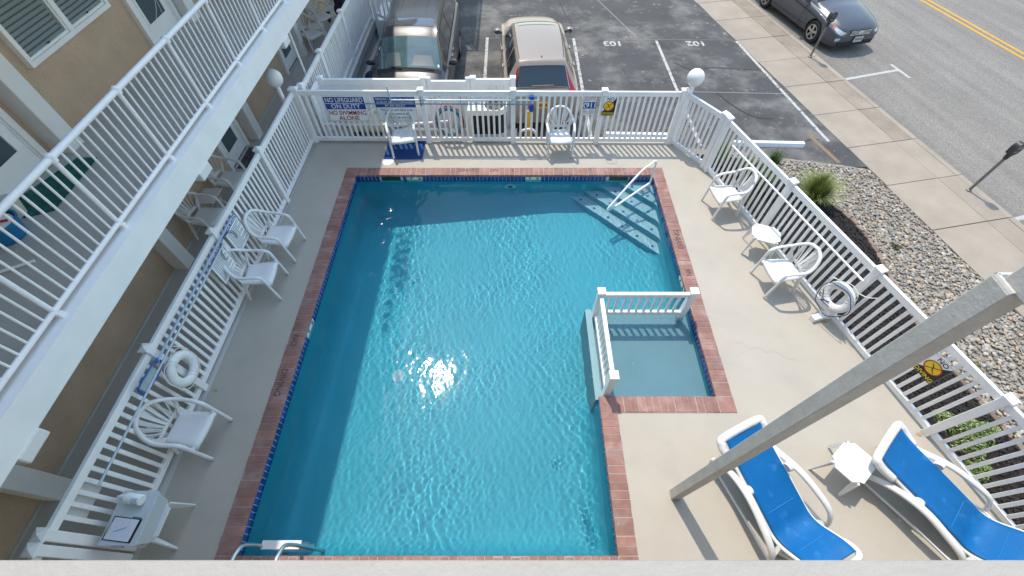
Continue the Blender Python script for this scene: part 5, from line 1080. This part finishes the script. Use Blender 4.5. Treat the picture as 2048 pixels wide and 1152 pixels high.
for s in (-1, 1):
    for a, b, t, u in ((3.55, 4.55, 3.95, 4.6), (4.65, 5.95, 4.65, 5.95), (6.05, 7.55, 6.05, 7.35)): van.patch('side_window', M_CARGLASS, v, [(a, s * 3.92), (b, s * 3.92), (u, s * 3.12), (t, s * 3.12)], .005, (8, 5))
    for i in (3.45, 4.6, 6.0): van.patch('door_seam', M_DARK, v, [(i, s * 4.1), (i + .018, s * 4.1), (i + .018, s * 8.2), (i, s * 8.2)], .003, (1, 14))
    van.patch('belt_strip', M_DARK, v, [(3.5, s * 4.06), (7.5, s * 4.06), (7.5, s * 3.97), (3.5, s * 3.97)], .007, (20, 1)); van.patch('slide_track', M_DARK, v, [(6.1, s * 4.9), (7.9, s * 4.9), (7.9, s * 4.8), (6.1, s * 4.8)], .004, (12, 1))
    for i in (4.35, 5.0): p = van.P(i, s * 5.2); MB().beam((p[0] + s * .02, p[1] - .08, p[2]), (p[0] + s * .02, p[1] + .08, p[2]), .03, .03).build('door_handle', M_CHROME, v)
    van.patch('headlight', M_LENS, v, [(.55, s * 3.2), (1.7, s * 3.4), (1.6, s * 4.9), (.7, s * 4.4)], .006, (6, 5))
    van.patch('roof_rail', M_METER, v, [(4.3, s * 2.85), (8.0, s * 2.85), (8.0, s * 2.72), (4.3, s * 2.72)], .02, (24, 1))
van.patch('sunroof', mat('sunroof_glass', (.05, .065, .08), .05, coat=1), v, [(4.45, -1.9), (5.15, -1.9), (5.15, 1.9), (4.45, 1.9)], .005, (6, 8))
for k in range(5): van.patch('roof_groove', M_DARK, v, [(5.6, -1.9 + .95 * k), (7.9, -1.9 + .95 * k), (7.9, -1.87 + .95 * k), (5.6, -1.87 + .95 * k)], .003, (18, 1))
for a, b in ((-.55, .1), (.15, .62)): MB().tube([tuple(van.P(3.02, a * 3) + np.array([0, 0, .025])), tuple(van.P(3.10, b * 3 + (.8 if a < 0 else .9)) + np.array([0, 0, .025]))], .009, 5).build('wiper', M_DARK, v)
van.patch('inspection_sticker', M_SIGN, v, [(3.16, -2.35), (3.23, -2.35), (3.23, -2.05), (3.16, -2.05)], .009, (2, 2)); van.patch('grille', M_DARK, v, [(.3, -2.4), (.9, -2.6), (.9, 2.6), (.3, 2.4)], .006, (4, 10))
# compact sport utility car, tail towards the pool
UP = paint('champagne_paint', (.27, .222, .185), .05, .4); u = thing('parked_suv', 'champagne beige sport utility car parked with its dark rear window to the pool', 'car', (.63, 11.86, GP), rad(2.3))
suv = Car([(2.27, .60, .32, .62, .46, .74, .02), (2.18, .80, .25, .72, .62, .88, .03), (1.75, .90, .22, .89, .72, 1.0, .05), (1.12, .91, .22, .98, .74, 1.09, .05), (.38, .912, .22, 1.02, .62, 1.50, .04), (-.1, .912, .22, 1.04, .61, 1.605, .035), (-.85, .912, .22, 1.06, .60, 1.625, .03), (-1.55, .91, .23, 1.09, .575, 1.585, .02), (-1.80, .905, .24, 1.09, .57, 1.545, .015), (-2.08, .895, .26, 1.06, .66, 1.13, .01), (-2.20, .88, .29, .95, .72, 1.02, .01), (-2.28, .80, .34, .78, .62, .84, .01)])
suv.body('body', UP, u, (1.38, -1.27), .38, .91); wheels(u, (1.38, -1.27), .90, .345); mirrors(suv, u, UP, 3.35, .13, 4.4)
suv.patch('windshield', M_WIND, u, [(3.1, -2.7), (3.92, -2.5), (3.92, 2.5), (3.1, 2.7)], .006, (8, 12)); suv.patch('rear_window', M_CARGLASS, u, [(8.12, -2.45), (8.95, -2.85), (8.95, 2.85), (8.12, 2.45)], .008, (8, 14))
suv.patch('spoiler', UP, u, [(7.3, -2.6), (8.12, -2.65), (8.12, 2.65), (7.3, 2.6)], .022, (6, 14)); suv.patch('spoiler_gap', M_DARK, u, [(7.24, -2.5), (7.30, -2.5), (7.30, 2.5), (7.24, 2.5)], .006, (1, 12))
suv.patch('sunroof', mat('sunroof_glass', (.05, .065, .08), .05, coat=1), u, [(4.15, -1.75), (4.85, -1.75), (4.85, 1.75), (4.15, 1.75)], .006, (6, 8))
suv.patch('hatch_seam', M_DARK, u, [(9.05, -2.9), (9.09, -2.9), (9.09, 2.9), (9.05, 2.9)], .004, (1, 12))
for s in (-1, 1):
    for a, b, t, w_ in ((3.6, 4.95, 3.98, 4.95), (5.05, 6.1, 5.05, 6.05), (6.2, 7.35, 6.2, 7.05)): suv.patch('side_window', M_CARGLASS, u, [(a, s * 3.92), (b, s * 3.92), (w_, s * 3.12), (t, s * 3.12)], .005, (8, 5))
    suv.patch('roof_channel', M_DARK, u, [(4.05, s * 2.62), (7.25, s * 2.62), (7.25, s * 2.40), (4.05, s * 2.52)], .005, (20, 2))
    suv.patch('tail_light', M_TAIL, u, [(8.15, s * 2.62), (9.0, s * 3.05), (9.0, s * 3.9), (8.15, s * 2.95)], .012, (8, 5)); suv.patch('tail_light', M_TAIL, u, [(9.0, s * 2.55), (9.55, s * 2.9), (9.4, s * 4.6), (9.0, s * 3.9)], .012, (6, 5))
    suv.patch('light_trim', M_CHROME, u, [(8.15, s * 2.50), (9.0, s * 2.9), (9.0, s * 3.03), (8.15, s * 2.60)], .013, (8, 1))
    for i in (4.8, 6.1): p = suv.P(i, s * 4.9); MB().beam((p[0] + s * .025, p[1] - .08, p[2]), (p[0] + s * .025, p[1] + .08, p[2]), .035, .035).build('door_handle', UP, u)
    for i in (3.5, 5.0, 6.15): suv.patch('door_seam', M_DARK, u, [(i, s * 4.1), (i + .018, s * 4.1), (i + .018, s * 8.2), (i, s * 8.2)], .003, (1, 14))
    suv.patch('headlight', M_LENS, u, [(.5, s * 3.2), (1.5, s * 3.6), (1.5, s * 4.9), (.6, s * 4.3)], .006, (6, 5)); suv.patch('sill_trim', M_DARK, u, [(2.2, s * 8.0), (8.0, s * 8.0), (8.0, s * 7.4), (2.2, s * 7.4)], .004, (20, 3))
p = suv.P(8.93, .2); MB().beam(tuple(p + np.array([-.3, -.03, .02])), tuple(p + np.array([.22, -.03, .03])), .02, .015).build('rear_wiper', M_GALV, u)
p = suv.P(7.15, 0); MB().add([(-.02, .08, 0), (.02, .08, 0), (.015, -.07, 0), (-.015, -.07, 0), (0, -.05, .07), (0, -.065, .07)], [(0, 1, 4), (1, 2, 5, 4), (2, 3, 5), (3, 0, 4, 5), (3, 2, 1, 0)]).build('antenna_fin', mat('fin_brown', (.16, .11, .09), .4), u, tuple(p - np.array([0, 0, .004])), fix=True)
y9 = float(suv.P(10.4, 0)[1]); pl = MB().cbox(-.155, .155, -.012, 0, -.08, .08, .003).build('licence_plate', mat('plate_yellow', (.70, .42, .03), .4), u, (0, y9 - .035, .80))
for k in range(5): MB().box(-.115 + .05 * k, -.115 + .05 * k + .03, -.016, -.0121, -.035, .04).build('plate_character', M_NAVY, pl)
MB().cbox(-.72, .72, -.06, .05, -.10, .12, .03).build('rear_bumper', M_METER, u, (0, y9 + .02, .46))
# sedan at the kerb
DP = paint('blue_grey_paint', (.072, .078, .092)); ca = math.atan2(.225, -.974)
s_ = thing('parked_sedan', 'blue grey sedan parked at the kerb with its front towards the camera', 'car', (10.67 - .225 * 2.25, 14.05 + .974 * 2.25, GR), math.atan2(-.225, -.974))
sed = Car([(2.26, .56, .26, .50, .42, .60, .02), (2.17, .76, .19, .56, .60, .69, .03), (1.88, .86, .17, .68, .66, .80, .05), (1.35, .885, .17, .80, .70, .91, .06), (.85, .888, .17, .86, .74, .99, .05), (.02, .888, .17, .91, .60, 1.37, .04), (-.45, .888, .17, .92, .60, 1.445, .03), (-1.05, .888, .17, .94, .58, 1.41, .03), (-1.70, .875, .2, .97, .68, 1.07, .03), (-2.15, .82, .24, .95, .66, 1.02, .02), (-2.26, .70, .35, .80, .55, .90, .02)])
sed.body('body', DP, s_, (1.36, -1.29), .355, .888); wheels(s_, (1.36, -1.29), .885, .315); mirrors(sed, s_, DP, 4.25, .10, 4.4)
sed.patch('windshield', M_WIND, s_, [(4.08, -2.75), (4.93, -2.5), (4.93, 2.5), (4.08, 2.75)], .006, (8, 12)); sed.patch('rear_window', M_CARGLASS, s_, [(7.1, -2.5), (7.9, -2.7), (7.9, 2.7), (7.1, 2.5)], .006, (6, 10))
sed.patch('cowl', M_DARK, s_, [(3.95, -2.8), (4.08, -2.8), (4.08, 2.8), (3.95, 2.8)], .005, (2, 10))
for s in (-1, 1):
    for a, b, t, w_ in ((4.45, 5.9, 4.95, 5.9), (6.0, 7.3, 6.0, 7.05)): sed.patch('side_window', M_CARGLASS, s_, [(a, s * 3.92), (b, s * 3.92), (w_, s * 3.12), (t, s * 3.12)], .005, (8, 5))
    sed.patch('headlight', M_LENS, s_, [(.45, s * 2.6), (1.9, s * 3.55), (1.75, s * 4.6), (.55, s * 4.0)], .007, (8, 6)); sed.patch('turn_signal', M_AMBER, s_, [(1.72, s * 3.5), (1.95, s * 3.6), (1.88, s * 4.5), (1.66, s * 4.5)], .0085, (3, 4))
    for i in (4.25, 5.95): sed.patch('door_seam', M_DARK, s_, [(i, s * 4.1), (i + .018, s * 4.1), (i + .018, s * 8.2), (i, s * 8.2)], .003, (1, 14))
    for i in (5.6, 6.9): p = sed.P(i, s * 4.9); MB().beam((p[0] + s * .02, p[1] - .08, p[2]), (p[0] + s * .02, p[1] + .08, p[2]), .03, .03).build('door_handle', M_CHROME, s_)
    sed.patch('side_moulding', M_DARK, s_, [(2.6, s * 6.0), (7.8, s * 6.0), (7.8, s * 5.85), (2.6, s * 5.85)], .006, (20, 1)); sed.patch('fog_light', M_LENS, s_, [(.3, s * 5.7), (.85, s * 6.0), (.85, s * 6.7), (.35, s * 6.4)], .008, (3, 3)); sed.patch('hood_crease', M_DARK, s_, [(2.2, s * 2.25), (3.9, s * 2.55), (3.9, s * 2.57), (2.2, s * 2.27)], .002, (12, 1))
def nose(z): return float(max(sed.P(i, c)[1] for i in (0, .2) for c in (3, 5)))
yn = 2.262
gr = MB().cbox(-.36, .36, -.05, .02, -.075, .075, .02).build('grille', M_DARK, s_, (0, yn - .012, .60))
for k in range(4): MB().cbox(-.35, .35, .018, .03, -.062 + .036 * k, -.062 + .036 * k + .014, .003).build('grille_bar', M_CHROME, gr)
MB().lathe([(.0, .0), (.05, .0), (.055, .008), (.045, .012), (.042, .006), (0, .006)], 20, (0, .03, 0), 'y').xform(Matrix.Diagonal((1.5, 1, .8, 1))).build('emblem', M_CHROME, gr, fix=True); MB().beam((-.018, .045, -.025), (-.026 + .02, .045, .025), .01, .006).beam((.018 - .01, .045, -.025), (.026, .045, .025), .01, .006).beam((-.012, .045, 0), (.016, .045, .004), .008, .006).build('emblem_mark', M_CHROME, gr)
pl = MB().cbox(-.155, .155, 0, .012, -.08, .08, .003).build('licence_plate', mat('plate_grey', (.50, .48, .46), .4), s_, (-.02, yn + .035, .42))
for k in range(6): MB().box(-.125 + .043 * k, -.125 + .043 * k + .026, .0121, .015, -.03, .035).build('plate_character', M_GREYPR, pl)
MB().cbox(-.62, .62, -.12, .0, -.06, .06, .02).build('lower_intake', M_DARK, s_, (0, yn + .012, .30))
